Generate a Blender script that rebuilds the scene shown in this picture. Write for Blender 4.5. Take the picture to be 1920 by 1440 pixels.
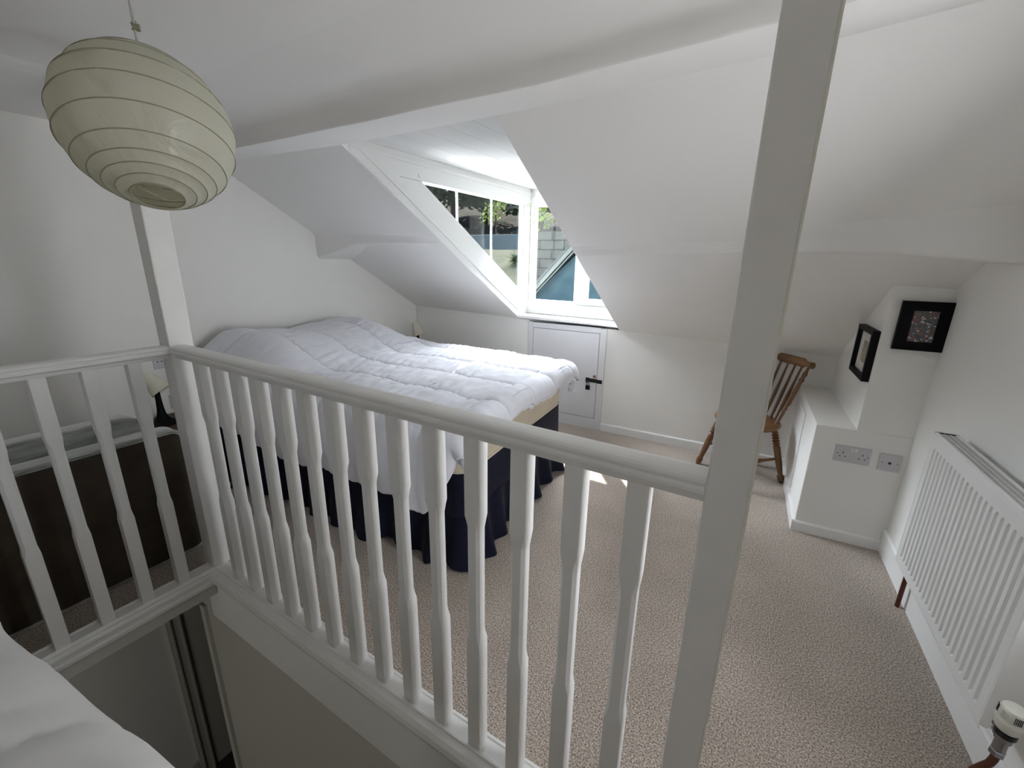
import bpy, bmesh, math, random
from math import sin, cos, pi, radians, sqrt, exp
from mathutils import Vector, Matrix, noise

sc = bpy.context.scene
for o in list(bpy.data.objects):
    bpy.data.objects.remove(o, do_unlink=True)
COL = sc.collection
random.seed(7)

# ------------------------------------------------------------------ camera
cam_d = bpy.data.cameras.new('camera')
cam = bpy.data.objects.new('camera', cam_d); COL.objects.link(cam)
YAW, PITCH, ROLL, FPX = radians(30.969), radians(16.140), radians(0.997), 810.93
F = Vector((-sin(YAW)*cos(PITCH), cos(YAW)*cos(PITCH), -sin(PITCH)))
RT = Vector((cos(YAW), sin(YAW), 0)); UP = RT.cross(F)
R2 = RT*cos(ROLL) + UP*sin(ROLL); U2 = -RT*sin(ROLL) + UP*cos(ROLL)
m = Matrix((R2, U2, -F)).transposed().to_4x4()
m.translation = Vector((1.9792, -0.7221, 1.4066))
cam.matrix_world = m
cam_d.sensor_width = 36; cam_d.lens = FPX/1920*36
cam_d.clip_start = 0.02; cam_d.clip_end = 200
sc.camera = cam

# ------------------------------------------------------------------ exposure, sky, sun
vs = sc.view_settings
vs.view_transform = 'Standard'; vs.look = 'None'; vs.gamma = 1; vs.use_curve_mapping = False
vs.exposure = 1.52
sc.cycles.max_bounces = 14; sc.cycles.diffuse_bounces = 9; sc.cycles.transparent_max_bounces = 16
SUN_DIR = Vector((0.77, -1.05, -1.836)).normalized()
w = bpy.data.worlds.new('sky'); sc.world = w; w.use_nodes = True
nt = w.node_tree; bg = nt.nodes['Background']
sky = nt.nodes.new('ShaderNodeTexSky'); sky.sky_type = 'NISHITA'; sky.sun_disc = False
sky.sun_elevation = radians(54.6); sky.sun_rotation = math.atan2(-SUN_DIR.x, -SUN_DIR.y)
sky.air_density = 1.0; sky.dust_density = 2.0
nt.links.new(sky.outputs[0], bg.inputs[0]); bg.inputs[1].default_value = 0.11
sun_d = bpy.data.lights.new('sun', 'SUN'); sun_d.energy = 9.0; sun_d.angle = radians(0.6); sun_d.color = (1.0, .95, .86)
sun = bpy.data.objects.new('sun', sun_d); COL.objects.link(sun)
sun.rotation_euler = SUN_DIR.to_track_quat('-Z', 'Y').to_euler(); sun.location = (-4, 8, 9)

def area(name, loc, dirv, sx, sy, energy, color):
    d = bpy.data.lights.new(name, 'AREA'); d.shape = 'RECTANGLE'; d.size = sx; d.size_y = sy
    d.energy = energy; d.color = color
    o = bpy.data.objects.new(name, d); COL.objects.link(o); o.location = loc
    o.rotation_euler = Vector(dirv).to_track_quat('-Z', 'Y').to_euler(); return o
# fill lamp over the roof windows added behind the camera, out of view
area('roof_window_fill', (1.15, -2.42, 2.0), (0, .1, -1), .8, .5, 1.2, (1.0, .98, .94))
area('landing_fill', (.6, -2.6, -.5), (-.6, .8, -.25), 1.0, .8, 2.6, (1.0, .97, .88))  # unseen lamp added in the storey below to brighten the stairwell
# daylight through the window in the right gable, beside the camera and out of frame
area('gable_window_daylight', (3.00, .30, 1.06), (-1, -.50, .02), .7, .7, 8.6, (.97, .98, 1.0))
# open sky above and beside the dormer
area('sky_light_front', (1.0, 6.6, 5.2), (-.08, -.74, -.67), 5.5, 3.2, 1600, (.93, .95, 1.0))
area('sky_light_side', (-3.4, 2.6, 4.0), (.8, -.05, -.6), 3.0, 2.6, 560, (.92, .95, 1.0))

# ------------------------------------------------------------------ fitted room dimensions
YK, ZK, M_, WK, TK = 2.6126, .9016, .5865, .0466, -.0301      # knee wall, slope
XL, XR, YC, XP, XU, ZP, WR, CW = -1.1375, 2.6386, 1.868, 2.2501, 2.4186, .618, -.0579, .0691
XD0, XD1, YW = .035, .940, 2.775
H = 2.034                                                       # flat ceiling
LOW = -2.35                                                     # lower storey floor
def SL(x, t, dz=0): return (x, YK - t + WK*x, ZK + M_*t + TK*x + dz)
def CC(x, y, z): return (x + WR*(y-YC), y + CW*(x-XP), z)

# ------------------------------------------------------------------ materials
MATS = {}
def mat(name, col, rough=.6, metal=0, noise_amt=0, nscale=20, bump=0, bscale=60, bdist=.002, col2=None, spec=.5, sheen=0, coat=0, stretch=None):
    if name in MATS: return MATS[name]
    mt = bpy.data.materials.new(name); mt.use_nodes = True
    n = mt.node_tree.nodes; l = mt.node_tree.links; p = n['Principled BSDF']
    p.inputs['Base Color'].default_value = (*col, 1); p.inputs['Roughness'].default_value = rough
    p.inputs['Metallic'].default_value = metal; p.inputs['Specular IOR Level'].default_value = spec
    p.inputs['Sheen Weight'].default_value = sheen; p.inputs['Coat Weight'].default_value = coat
    tc = n.new('ShaderNodeTexCoord'); src = tc.outputs['Object']
    if stretch:
        mp = n.new('ShaderNodeMapping'); mp.inputs['Scale'].default_value = stretch
        l.new(src, mp.inputs[0]); src = mp.outputs[0]
    if noise_amt or col2:
        t = n.new('ShaderNodeTexNoise'); t.inputs['Scale'].default_value = nscale; t.inputs['Detail'].default_value = 5
        l.new(src, t.inputs['Vector'])
        r = n.new('ShaderNodeValToRGB'); r.color_ramp.elements[0].position = .3; r.color_ramp.elements[1].position = .7
        c2 = col2 or tuple(min(1, c*(1+noise_amt)) for c in col)
        c1 = col if col2 else tuple(c*(1-noise_amt) for c in col)
        r.color_ramp.elements[0].color = (*c1, 1); r.color_ramp.elements[1].color = (*c2, 1)
        l.new(t.outputs[0], r.inputs[0]); l.new(r.outputs[0], p.inputs['Base Color'])
    if bump:
        t = n.new('ShaderNodeTexNoise'); t.inputs['Scale'].default_value = bscale; t.inputs['Detail'].default_value = 4
        l.new(src, t.inputs['Vector'])
        b = n.new('ShaderNodeBump'); b.inputs['Strength'].default_value = bump; b.inputs['Distance'].default_value = bdist
        l.new(t.outputs[0], b.inputs['Height']); l.new(b.outputs[0], p.inputs['Normal'])
    MATS[name] = mt; return mt
WALL = mat('white wall paint', (.83, .825, .80), .85, noise_amt=.012, nscale=3, bump=.25, bscale=14, bdist=.004, spec=.25)
CEIL = mat('ceiling paint', (.83, .825, .81), .9, noise_amt=.01, nscale=2, bump=.2, bscale=8, bdist=.005, spec=.2)
TRIM = mat('white gloss paint', (.82, .82, .81), .38, noise_amt=.015, nscale=8, bump=.12, bscale=40, bdist=.002)
RAIL = mat('white satin paint', (.80, .80, .785), .42, noise_amt=.02, nscale=12, bump=.12, bscale=50, bdist=.0015)
UPVC = mat('white window plastic', (.74, .75, .74), .3)
BOARD = mat('painted boards', (.70, .70, .69), .55, noise_amt=.03, nscale=5, bump=.3, bscale=12, bdist=.003, stretch=(1, .3, 1))
RADM = mat('radiator enamel', (.78, .785, .775), .28)
GRILLE = mat('radiator grille', (.62, .62, .61), .4, metal=.3)
DARK = mat('dark slot', (.015, .015, .015), .7)
BLACK = mat('black lacquer', (.004, .004, .005), .55, spec=.12)
BLMET = mat('black steel', (.012, .012, .014), .4, metal=.3)
CHROME = mat('chrome', (.30, .30, .31), .25, metal=1)
COPPER = mat('aged copper pipe', (.12, .045, .03), .45, metal=.6)
SOCK = mat('grey white socket plastic', (.56, .55, .57), .4)
NAVY = mat('navy cotton', (.006, .007, .020), .9, sheen=.05, bump=.3, bscale=200, noise_amt=.2, nscale=30, spec=.2)
CREAM = mat('cream mattress ticking', (.60, .53, .41), .9, noise_amt=.05, nscale=10, bump=.2, bscale=60)
LINEN = mat('white bed linen', (.76, .77, .83), .9, bump=.35, bscale=22, bdist=.006, sheen=.2, spec=.2)
LINEN2 = mat('white duvet cotton', (.66, .655, .645), .9, bump=.35, bscale=9, bdist=.008, sheen=.2, spec=.2)
VELVET = mat('crushed silver velvet', (.20, .215, .20), .45, col2=(.46, .47, .43), nscale=22, sheen=.8, bump=.3, bscale=30, bdist=.003, stretch=(1, .35, 2))
BROWN = mat('dark brown base cloth', (.062, .050, .038), .95, noise_amt=.25, nscale=9, bump=.2, bscale=80, spec=.15)
SHADE = mat('cream lamp shade', (.62, .60, .50), .85)
WOOD = mat('dark elm wood', (.075, .028, .010), .35, col2=(.19, .085, .03), nscale=9, stretch=(1, 1, .15), coat=.3)
WOODS = mat('seat elm wood', (.13, .055, .018), .35, col2=(.28, .14, .05), nscale=6, stretch=(.3, 1.5, 1), coat=.3)
TABLE = mat('red brown table wood', (.07, .03, .018), .45, col2=(.12, .05, .028), nscale=8)
WIRE = mat('lantern wire', (.32, .31, .22), .6)
CORD = mat('white cord', (.45, .45, .43), .5)
KNOT = mat('yellowed cord grip', (.24, .23, .15), .6)

def carpet():
    mt = bpy.data.materials.new('beige twist carpet'); mt.use_nodes = True
    n = mt.node_tree.nodes; l = mt.node_tree.links; p = n['Principled BSDF']
    tc = n.new('ShaderNodeTexCoord')
    t = n.new('ShaderNodeTexNoise'); t.inputs['Scale'].default_value = 185; t.inputs['Detail'].default_value = 4; t.inputs['Roughness'].default_value = .8
    t2 = n.new('ShaderNodeTexNoise'); t2.inputs['Scale'].default_value = 3.5; t2.inputs['Detail'].default_value = 3
    l.new(tc.outputs['Object'], t.inputs[0]); l.new(tc.outputs['Object'], t2.inputs[0])
    r = n.new('ShaderNodeValToRGB'); e = r.color_ramp.elements
    e[0].position = .38; e[0].color = (.12, .095, .076, 1); e[1].position = .62; e[1].color = (.85, .75, .66, 1)
    e2 = r.color_ramp.elements.new(.5); e2.color = (.43, .367, .312, 1)
    l.new(t.outputs[0], r.inputs[0])
    mx = n.new('ShaderNodeMixRGB'); mx.blend_type = 'MULTIPLY'; mx.inputs[0].default_value = 1
    r2 = n.new('ShaderNodeValToRGB'); r2.color_ramp.elements[0].position = .3; r2.color_ramp.elements[0].color = (.84, .83, .82, 1)
    r2.color_ramp.elements[1].position = .7; r2.color_ramp.elements[1].color = (1, 1, 1, 1)
    l.new(t2.outputs[0], r2.inputs[0]); l.new(r.outputs[0], mx.inputs[1]); l.new(r2.outputs[0], mx.inputs[2])
    l.new(mx.outputs[0], p.inputs['Base Color'])
    b = n.new('ShaderNodeBump'); b.inputs['Strength'].default_value = .6; b.inputs['Distance'].default_value = .006
    l.new(t.outputs[0], b.inputs['Height']); l.new(b.outputs[0], p.inputs['Normal'])
    p.inputs['Roughness'].default_value = 1; p.inputs['Specular IOR Level'].default_value = .1; p.inputs['Sheen Weight'].default_value = .2
    return mt
CARPET = carpet()
DCARPET = mat('dark stair carpet', (.035, .032, .022), .95, noise_amt=.2, nscale=150)
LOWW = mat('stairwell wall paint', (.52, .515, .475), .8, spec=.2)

def glass():
    mt = bpy.data.materials.new('window glass'); mt.use_nodes = True
    n = mt.node_tree.nodes; l = mt.node_tree.links; n.clear()
    o = n.new('ShaderNodeOutputMaterial'); tr = n.new('ShaderNodeBsdfTransparent'); gl = n.new('ShaderNodeBsdfGlossy')
    tr.inputs[0].default_value = (.88, .90, .91, 1); gl.inputs['Roughness'].default_value = .02
    lw = n.new('ShaderNodeLayerWeight'); lw.inputs[0].default_value = .5
    pw = n.new('ShaderNodeMath'); pw.operation = 'POWER'; pw.inputs[1].default_value = 5; l.new(lw.outputs['Facing'], pw.inputs[0])
    fr = n.new('ShaderNodeMath'); fr.operation = 'MULTIPLY_ADD'; fr.inputs[1].default_value = .8; fr.inputs[2].default_value = .014; l.new(pw.outputs[0], fr.inputs[0])
    mx = n.new('ShaderNodeMixShader'); l.new(fr.outputs[0], mx.inputs[0]); l.new(tr.outputs[0], mx.inputs[1]); l.new(gl.outputs[0], mx.inputs[2])
    l.new(mx.outputs[0], o.inputs[0]); return mt
GLASS = glass()
def paper():
    mt = bpy.data.materials.new('rice paper'); mt.use_nodes = True
    n = mt.node_tree.nodes; l = mt.node_tree.links; n.clear()
    o = n.new('ShaderNodeOutputMaterial'); d = n.new('ShaderNodeBsdfDiffuse'); t = n.new('ShaderNodeBsdfTranslucent'); g = n.new('ShaderNodeBsdfGlossy')
    d.inputs[0].default_value = (.76, .755, .64, 1); t.inputs[0].default_value = (.62, .61, .48, 1)
    g.inputs['Roughness'].default_value = .35; g.inputs[0].default_value = (.9, .9, .88, 1)
    tc = n.new('ShaderNodeTexCoord'); no = n.new('ShaderNodeTexNoise'); no.inputs['Scale'].default_value = 9; no.inputs['Detail'].default_value = 6; no.inputs['Distortion'].default_value = 1.2
    l.new(tc.outputs['Object'], no.inputs[0]); b = n.new('ShaderNodeBump'); b.inputs['Strength'].default_value = 1.0; b.inputs['Distance'].default_value = .010
    l.new(no.outputs[0], b.inputs['Height'])
    for s in (d, g): l.new(b.outputs[0], s.inputs['Normal'])
    m1 = n.new('ShaderNodeMixShader'); m1.inputs[0].default_value = .35; l.new(d.outputs[0], m1.inputs[1]); l.new(t.outputs[0], m1.inputs[2])
    m2 = n.new('ShaderNodeMixShader'); m2.inputs[0].default_value = .05; l.new(m1.outputs[0], m2.inputs[1]); l.new(g.outputs[0], m2.inputs[2])
    l.new(m2.outputs[0], o.inputs[0]); return mt
PAPER = paper()

# ------------------------------------------------------------------ helpers
def link(name, me, mt=None, parent=None, smooth=False, bevel=0, seg=2):
    o = bpy.data.objects.new(name, me); COL.objects.link(o)
    if mt: me.materials.append(mt)
    if smooth:
        for p in me.polygons: p.use_smooth = True
        me.set_sharp_from_angle(angle=radians(48))
    if bevel:
        b = o.modifiers.new('b', 'BEVEL'); b.width = bevel; b.segments = seg; b.limit_method = 'ANGLE'; b.angle_limit = radians(40)
    if parent: o.parent = parent
    return o
def done(name, bm, mt, parent=None, smooth=False, bevel=0, seg=2, recalc=True):
    if recalc: bmesh.ops.recalc_face_normals(bm, faces=bm.faces)
    me = bpy.data.meshes.new(name); bm.to_mesh(me); bm.free()
    return link(name, me, mt, parent, smooth, bevel, seg)
def BM(): return bmesh.new()
def hexa(bm, p):   # 8 points: bottom ring 0-3, top ring 4-7
    v = [bm.verts.new(q) for q in p]
    for f in ((0,3,2,1),(4,5,6,7),(0,1,5,4),(1,2,6,5),(2,3,7,6),(3,0,4,7)): bm.faces.new([v[i] for i in f])
def box(bm, lo, hi, T=None):
    (a,b,c),(d,e,f) = lo, hi
    p = [(a,b,c),(d,b,c),(d,e,c),(a,e,c),(a,b,f),(d,b,f),(d,e,f),(a,e,f)]
    if T: p = [T(*q) for q in p]
    hexa(bm, p)
def prism(bm, poly, f0, f1):   # poly of 2D points; f0/f1 map to 3D
    a = [bm.verts.new(f0(*q)) for q in poly]; b = [bm.verts.new(f1(*q)) for q in poly]
    bm.faces.new(a); bm.faces.new(b[::-1]); n = len(poly)
    for i in range(n): bm.faces.new([a[i], b[i], b[(i+1)%n], a[(i+1)%n]])
def loft(bm, secs, close=True, caps=True):
    rings = [[bm.verts.new(q) for q in s] for s in secs]; n = len(secs[0])
    for r0, r1 in zip(rings, rings[1:]):
        for i in range(n if close else n-1): bm.faces.new([r0[i], r0[(i+1)%n], r1[(i+1)%n], r1[i]])
    if caps and close: bm.faces.new(rings[0][::-1]); bm.faces.new(rings[-1])
def lathe(bm, prof, n=24, M=None, caps=True):
    secs = []
    for r, z in prof:
        s = [Vector((r*cos(2*pi*i/n), r*sin(2*pi*i/n), z)) for i in range(n)]
        secs.append([M @ q for q in s] if M else s)
    loft(bm, secs, caps=caps)
def axisM(p, q):   # matrix mapping local z axis from p towards q
    d = Vector(q)-Vector(p); M = d.to_track_quat('Z', 'Y').to_matrix().to_4x4(); M.translation = Vector(p); return M
def turned(bm, p, q, prof, n=16):   # prof: (fraction, radius)
    L = (Vector(q)-Vector(p)).length; lathe(bm, [(r, f*L) for f, r in prof], n, axisM(p, q))
def tube(bm, pts, r, n=8):
    pts = [Vector(p) for p in pts]; secs = []
    for i, p in enumerate(pts):
        d = (pts[min(i+1, len(pts)-1)]-pts[max(i-1, 0)]).normalized()
        a = d.orthogonal().normalized() if i == 0 else (a - d*a.dot(d)).normalized()
        b = d.cross(a); secs.append([p + a*r*cos(2*pi*k/n) + b*r*sin(2*pi*k/n) for k in range(n)])
    loft(bm, secs)
def struct(name, bm, mt, parent=None, **k):
    o = done(name, bm, mt, parent, **k)
    if not parent: o['kind'] = 'structure'
    return o
def tag(o, label, cat, group=None):
    o['label'] = label; o['category'] = cat
    if group: o['group'] = group
    return o
def empty(name, loc, label, cat, group=None, rz=0):
    o = bpy.data.objects.new(name, None); COL.objects.link(o); o.location = loc; o.rotation_euler = (0, 0, rz)
    o.empty_display_size = .05
    if label: tag(o, label, cat, group)
    return o
def sempty(name, loc=(0,0,0)):
    o = bpy.data.objects.new(name, None); COL.objects.link(o); o.location = loc; o['kind'] = 'structure'; return o
def sm(x): x = max(0, min(1, x)); return x*x*(3-2*x)
def lerp(a, b, t): return a+(b-a)*t
def interp(x, tab):
    if x <= tab[0][0]: return tab[0][1:]
    for a, b in zip(tab, tab[1:]):
        if x <= b[0]:
            t = (x-a[0])/(b[0]-a[0]); return tuple(lerp(p, q, t) for p, q in zip(a[1:], b[1:]))
    return tab[-1][1:]

# ================================================================== SETTING
HX0, HX1, HY0 = 0.0, 1.96, -.66           # stair opening
YN = -3.3                                  # near side of the attic
bm = BM()
box(bm, (-1.3, 0, -.08), (2.95, 2.9, 0)); box(bm, (-1.3, YN-.1, -.08), (2.95, HY0, 0))
box(bm, (-1.3, HY0, -.08), (-.006, 0, 0)); box(bm, (HX1, HY0, -.08), (2.95, 0, 0))
struct('floor', bm, CARPET)
bm = BM(); box(bm, (-1.3, -3.4, LOW-.1), (2.95, 2.9, LOW)); struct('floor_lower', bm, DCARPET)
# left gable wall follows the roof, runs down past the floor
bm = BM()
tt = 1.80
prof = [(YN-.1, LOW), (2.95, LOW), (2.95, ZK-.2), (SL(XL, 0)[1], SL(XL, 0)[2]+.06), (SL(XL, tt)[1], SL(XL, tt)[2]+.06), (.6, 2.2), (-1.3, 2.2), (YN-.1, 1.05)]
prism(bm, prof, lambda y, z: (XL, y, z), lambda y, z: (XL-.15, y, z)); struct('wall_left', bm, WALL)
# right gable wall
XRf = lambda y: XR + WR*(y-YC)
bm = BM()
for poly in ([(.65, LOW), (3.0, LOW), (3.0, .7), (SL(2.6, 0)[1], SL(2.6, 0)[2]+.06), (SL(2.6, tt)[1], SL(2.6, tt)[2]+.06), (.65, 2.2)],
             [(.0, LOW), (.65, LOW), (.65, .70), (.0, .70)], [(.0, 1.42), (.65, 1.42), (.65, 2.2), (.0, 2.2)],
             [(YN-.1, LOW), (.0, LOW), (.0, 2.2), (-1.3, 2.2), (YN-.1, 1.05)]):
    prism(bm, poly, lambda y, z: (XRf(y), y, z), lambda y, z: (XRf(y)+.15, y, z))
struct('wall_right', bm, WALL)
# knee wall
bm = BM()
hexa(bm, [SL(-1.3, 0, -.95-ZK*0)[:2]+(-.02,), SL(2.9, 0)[:2]+(-.02,), (2.9, 3.05, -.02), (-1.3, 2.9, -.02),
          SL(-1.3, 0, .0), SL(2.9, 0, .0), (2.9, 3.05, .81), (-1.3, 2.9, .93)])
struct('wall_knee', bm, WALL)
# sloping ceiling either side of the dormer
def slope_piece(name, x0, x1):
    bm = BM(); loft(bm, [[SL(x, -.25), SL(x, 1.99), SL(x, 1.99, .14), SL(x, -.25, .14)] for x in (x0, x1)])
    return struct(name, bm, CEIL)
slope_piece('ceiling_slope_left', -1.3, XD0-.001); slope_piece('ceiling_slope_right', XD1, 2.95)
# flat ceiling with a soft step near the left gable
bm = BM()
pr = [(-1.3, 2.008), (-.47, 2.010), (-.42, 2.013), (-.375, 2.022), (-.345, 2.031), (-.29, 2.034), (2.95, 2.034), (2.95, 2.25), (-1.3, 2.25)]
prism(bm, pr, lambda x, z: (x, -1.32, z), lambda x, z: (x, .52, z)); struct('ceiling', bm, CEIL)
# big purlin beam between ceiling and slope (old, not quite straight)
tab = [(-1.3, .835, 1.945, .60, 1.912), (-.86, .840, 1.943, .595, 1.910), (.03, .861, 1.929, .585, 1.905), (.94, .849, 1.933, .578, 1.905), (1.3, .84, 1.938, .572, 1.905),
       (1.86, .819, 1.949, .545, 1.915), (2.27, .786, 1.967, .52, 1.93), (2.95, .75, 1.985, .49, 1.94)]
bm = BM(); secs = []
for i in range(44):
    x = -1.3 + 4.25*i/43; yb, zb, yf, zf = interp(x, tab)
    wv = .0015*sin(x*5.1) + .001*sin(x*13)
    yf += wv; zf += .001*sin(x*9)
    secs.append([(x, yb, zb), (x, (yb+yf)/2, (zb+zf)/2-.002), (x, yf+.006, zf), (x, yf, zf+.006), (x, yf-.002, zf+.045), (x, yf-.005, zf+.062), (x, yf-.013, zf+.076), (x, yf-.032, zf+.088),
                 (x, yf-.07, zf+.096), (x, yf-.14, 2.014), (x, yf-.24, 2.027), (x, yf-.36, 2.0365), (x, yf-.38, 2.3), (x, yb+.02, 2.3), (x, yb+.02, zb+.03)])
loft(bm, secs); o = struct('ceiling_beam_main', bm, CEIL, smooth=True)
# small purlin on the slope, swelling towards each gable
def bulge(name, tab, x0, x1, n=70):
    bm = BM(); secs = []
    for i in range(n):
        x = lerp(x0, x1, i/(n-1)); yf, zt, zb = interp(x, tab)
        tb = YK + WK*x - yf; zs = SL(x, tb)[2]     # slope height above the face
        yb = YK + WK*x - (zb - ZK - TK*x)/M_        # where the soffit meets the slope
        d = zs-zb; r = min(.02, d*.4)
        secs.append([(x, yf-.03, SL(x, tb+.03)[2]+.01), (x, yf-.008, zs-.004), (x, yf, zs-r*.6), (x, yf+.004, zb+r), (x, yf+r*.6+.004, zb+r*.25), (x, yf+r*1.6, zb),
                     (x, (yf+yb)/2, zb+.001), (x, yb+.005, zb+.002), (x, yb+.02, zb+.05), (x, (yf+yb)/2, (zs+zb)/2+.08), (x, yf, zs+.05)])
    loft(bm, secs); return struct(name, bm, CEIL, smooth=True)
bulge('ceiling_beam_right', [(.94, 1.655, 0, 1.446), (1.0, 1.64, 0, 1.420), (1.4, 1.622, 0, 1.435), (1.8, 1.598, 0, 1.450), (2.03, 1.525, 0, 1.452), (2.35, 1.455, 0, 1.446), (2.66, 1.415, 0, 1.418), (2.95, 1.38, 0, 1.40)], .942, 2.95)
bulge('ceiling_beam_left', [(-1.3, 1.48, 0, 1.37), (-1.08, 1.49, 0, 1.385), (-.92, 1.50, 0, 1.425), (-.7, 1.51, 0, 1.485), (-.4, 1.53, 0, 1.485), (-.15, 1.545, 0, 1.482), (-.04, 1.585, 0, 1.492), (.03, 1.60, 0, 1.505)], -1.3, .0)
# near side slope with two unseen roof window openings added for light, near knee wall
bm = BM()
def NS(x, y, dz=0): return (x, y, 2.05 + (y+1.3)*.58 + dz)
def nsl(x0, x1, y0, y1):
    hexa(bm, [NS(x0, y0), NS(x1, y0), NS(x1, y1), NS(x0, y1), NS(x0, y0, .14), NS(x1, y0, .14), NS(x1, y1, .14), NS(x0, y1, .14)])
nsl(-1.3, 2.95, -2.0, -1.28); nsl(-1.3, 2.95, -3.45, -2.6); nsl(-1.3, .7, -2.6, -2.0); nsl(1.6, 2.95, -2.6, -2.0)
struct('ceiling_near', bm, CEIL)
bm = BM()
for a in ((.7, 1.6, -2.04, -2.0), (.7, 1.6, -2.6, -2.56), (.7, .74, -2.6, -2.0), (1.56, 1.6, -2.6, -2.0), (1.13, 1.17, -2.6, -2.0)): 
    x0, x1, y0, y1 = a
    hexa(bm, [NS(x0, y0, .03), NS(x1, y0, .03), NS(x1, y1, .03), NS(x0, y1, .03), NS(x0, y0, .09), NS(x1, y0, .09), NS(x1, y1, .09), NS(x0, y1, .09)])
struct('window_added', bm, UPVC)  # frame of the added roof window, never in view
bm = BM()
for a in ((.0, .04, .70, 1.42), (.61, .65, .70, 1.42), (.04, .61, .70, .74), (.04, .61, 1.38, 1.42)): box(bm, (2.83, a[0], a[2]), (2.88, a[1], a[3]))
struct('window_4', bm, UPVC)
bm = BM(); box(bm, (-1.3, YN-.15, -.1), (2.95, YN, 1.0)); struct('wall_near', bm, WALL)
# stairwell: apron wall under the far edge, near wall, right wall, steps
ap = sempty('wall_stair')
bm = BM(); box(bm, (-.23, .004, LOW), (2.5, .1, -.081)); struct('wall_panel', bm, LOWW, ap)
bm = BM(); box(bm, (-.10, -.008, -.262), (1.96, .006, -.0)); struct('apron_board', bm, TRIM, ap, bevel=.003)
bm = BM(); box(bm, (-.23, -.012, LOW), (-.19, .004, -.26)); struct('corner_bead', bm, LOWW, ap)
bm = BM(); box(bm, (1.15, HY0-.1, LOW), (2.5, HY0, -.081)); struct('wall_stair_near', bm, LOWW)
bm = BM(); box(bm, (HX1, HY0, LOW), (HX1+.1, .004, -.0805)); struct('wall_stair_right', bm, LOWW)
bm = BM(); box(bm, (-.006, HY0, -.083), (.001, -.010, -.020)); struct('trim_1', bm, LOWW)
st = sempty('staircase')
for i in range(11):
    bm = BM(); z1 = -.196*(i+1); x1 = HX1 - .19*i
    box(bm, (max(x1-.21, -.3), HY0+.002, z1-.04), (x1-.001, .002, z1)); box(bm, (x1-.205, HY0+.002, z1-.196), (x1-.19, .002, z1-.04))
    struct('tread', bm, DCARPET, st)
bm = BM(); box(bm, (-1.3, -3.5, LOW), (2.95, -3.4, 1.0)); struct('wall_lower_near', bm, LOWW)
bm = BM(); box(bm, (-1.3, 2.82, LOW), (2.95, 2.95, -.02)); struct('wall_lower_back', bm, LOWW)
# door trim and skirting in the storey below, on the gable wall
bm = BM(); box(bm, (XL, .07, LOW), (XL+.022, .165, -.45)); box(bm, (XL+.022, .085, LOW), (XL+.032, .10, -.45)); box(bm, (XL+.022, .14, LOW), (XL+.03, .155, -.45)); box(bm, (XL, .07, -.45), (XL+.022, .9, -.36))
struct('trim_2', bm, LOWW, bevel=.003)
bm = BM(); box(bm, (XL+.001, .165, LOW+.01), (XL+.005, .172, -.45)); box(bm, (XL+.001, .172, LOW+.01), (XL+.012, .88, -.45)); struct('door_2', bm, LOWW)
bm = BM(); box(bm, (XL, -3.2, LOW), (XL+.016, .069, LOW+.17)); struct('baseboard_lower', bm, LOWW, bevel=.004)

# chimney breast with its lower plinth
bm = BM()
box(bm, (XP, YC, 0), (2.9, 2.95, ZP), CC); struct('wall_chimney_plinth', bm, WALL, bevel=.004)
bm = BM()
prism(bm, [(YC+.006, ZP), (2.95, ZP), (2.95, .8), (YC+.006, 1.50)], lambda y, z: CC(XU, y, z), lambda y, z: CC(2.9, y, z)); struct('wall_chimney_breast', bm, WALL)
bm = BM(); box(bm, (XP-.006, YC+.36, .075), (XP, YC+.78, .56), CC); struct('trim_3', bm, WALL, bevel=.003)
# skirtings
def skirt(name, p, q, h=.062, t=.014, off=1):
    p, q = Vector((*p, 0)), Vector((*q, 0)); d = (q-p).normalized(); nrm = Vector((-d.y, d.x, 0))*off
    bm = BM(); sec = [(0, 0), (t, 0), (t, h-.008), (t-.004, h-.002), (t-.008, h), (0, h)]
    loft(bm, [[b + nrm*a + Vector((0, 0, z)) for a, z in sec] for b in (p, q)]); return struct(name, bm, TRIM)
kp = lambda x: (x, YK+WK*x)
skirt('baseboard_back', kp(.847), kp(2.22), .068, .014, -1)
skirt('baseboard_back_left', kp(-1.12), kp(.138), .068, .014, -1)
c = lambda x, y: CC(x, y, 0)[:2]
skirt('baseboard_chimney', c(XP-.014, YC), c(2.625, YC), .060, .014, -1)
skirt('baseboard_chimney_side', c(XP, YC), c(XP, 2.66), .060, .014, 1)
skirt('baseboard_right', (XRf(YC)+.0, YC+.026), (XRf(-.6), -.6), .12, .016, -1)
skirt('baseboard_left', (XL, -3.2), (XL, 2.5), .068, .014, -1)

# ------------------------------------------------------------------ dormer
slz = lambda y, x=XD0: ZK + TK*x + M_*(YK+WK*x-y)        # slope height at y
HZ = 1.845; GY0, GY1 = 1.427, 2.697
cheek = sempty('wall_dormer_left')
def cp(name, poly, x0=XD0, x1=XD0-.07, mt=BOARD, bev=.002):
    bm = BM(); prism(bm, poly, lambda y, z: (x0, y, z), lambda y, z: (x1, y, z)); return struct(name, bm, mt, cheek, bevel=bev)
dl = lambda y: 1.843 - (y-GY0)*(1.843-1.103)/(2.704-1.427)   # lower edge of the glass
YH = YK+WK*XD0-(HZ-ZK-TK*XD0)/M_
cp('head_board', [(.87, slz(.87)+.004), (YH+.006, HZ+.001), (2.775, HZ+.001), (2.775, 1.978), (.87, 1.978)])
cp('head_fillet', [(.90, 1.93), (2.77, 1.925), (2.77, 1.945), (.90, 1.95)], XD0+.008, XD0, BOARD, .002)
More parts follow.
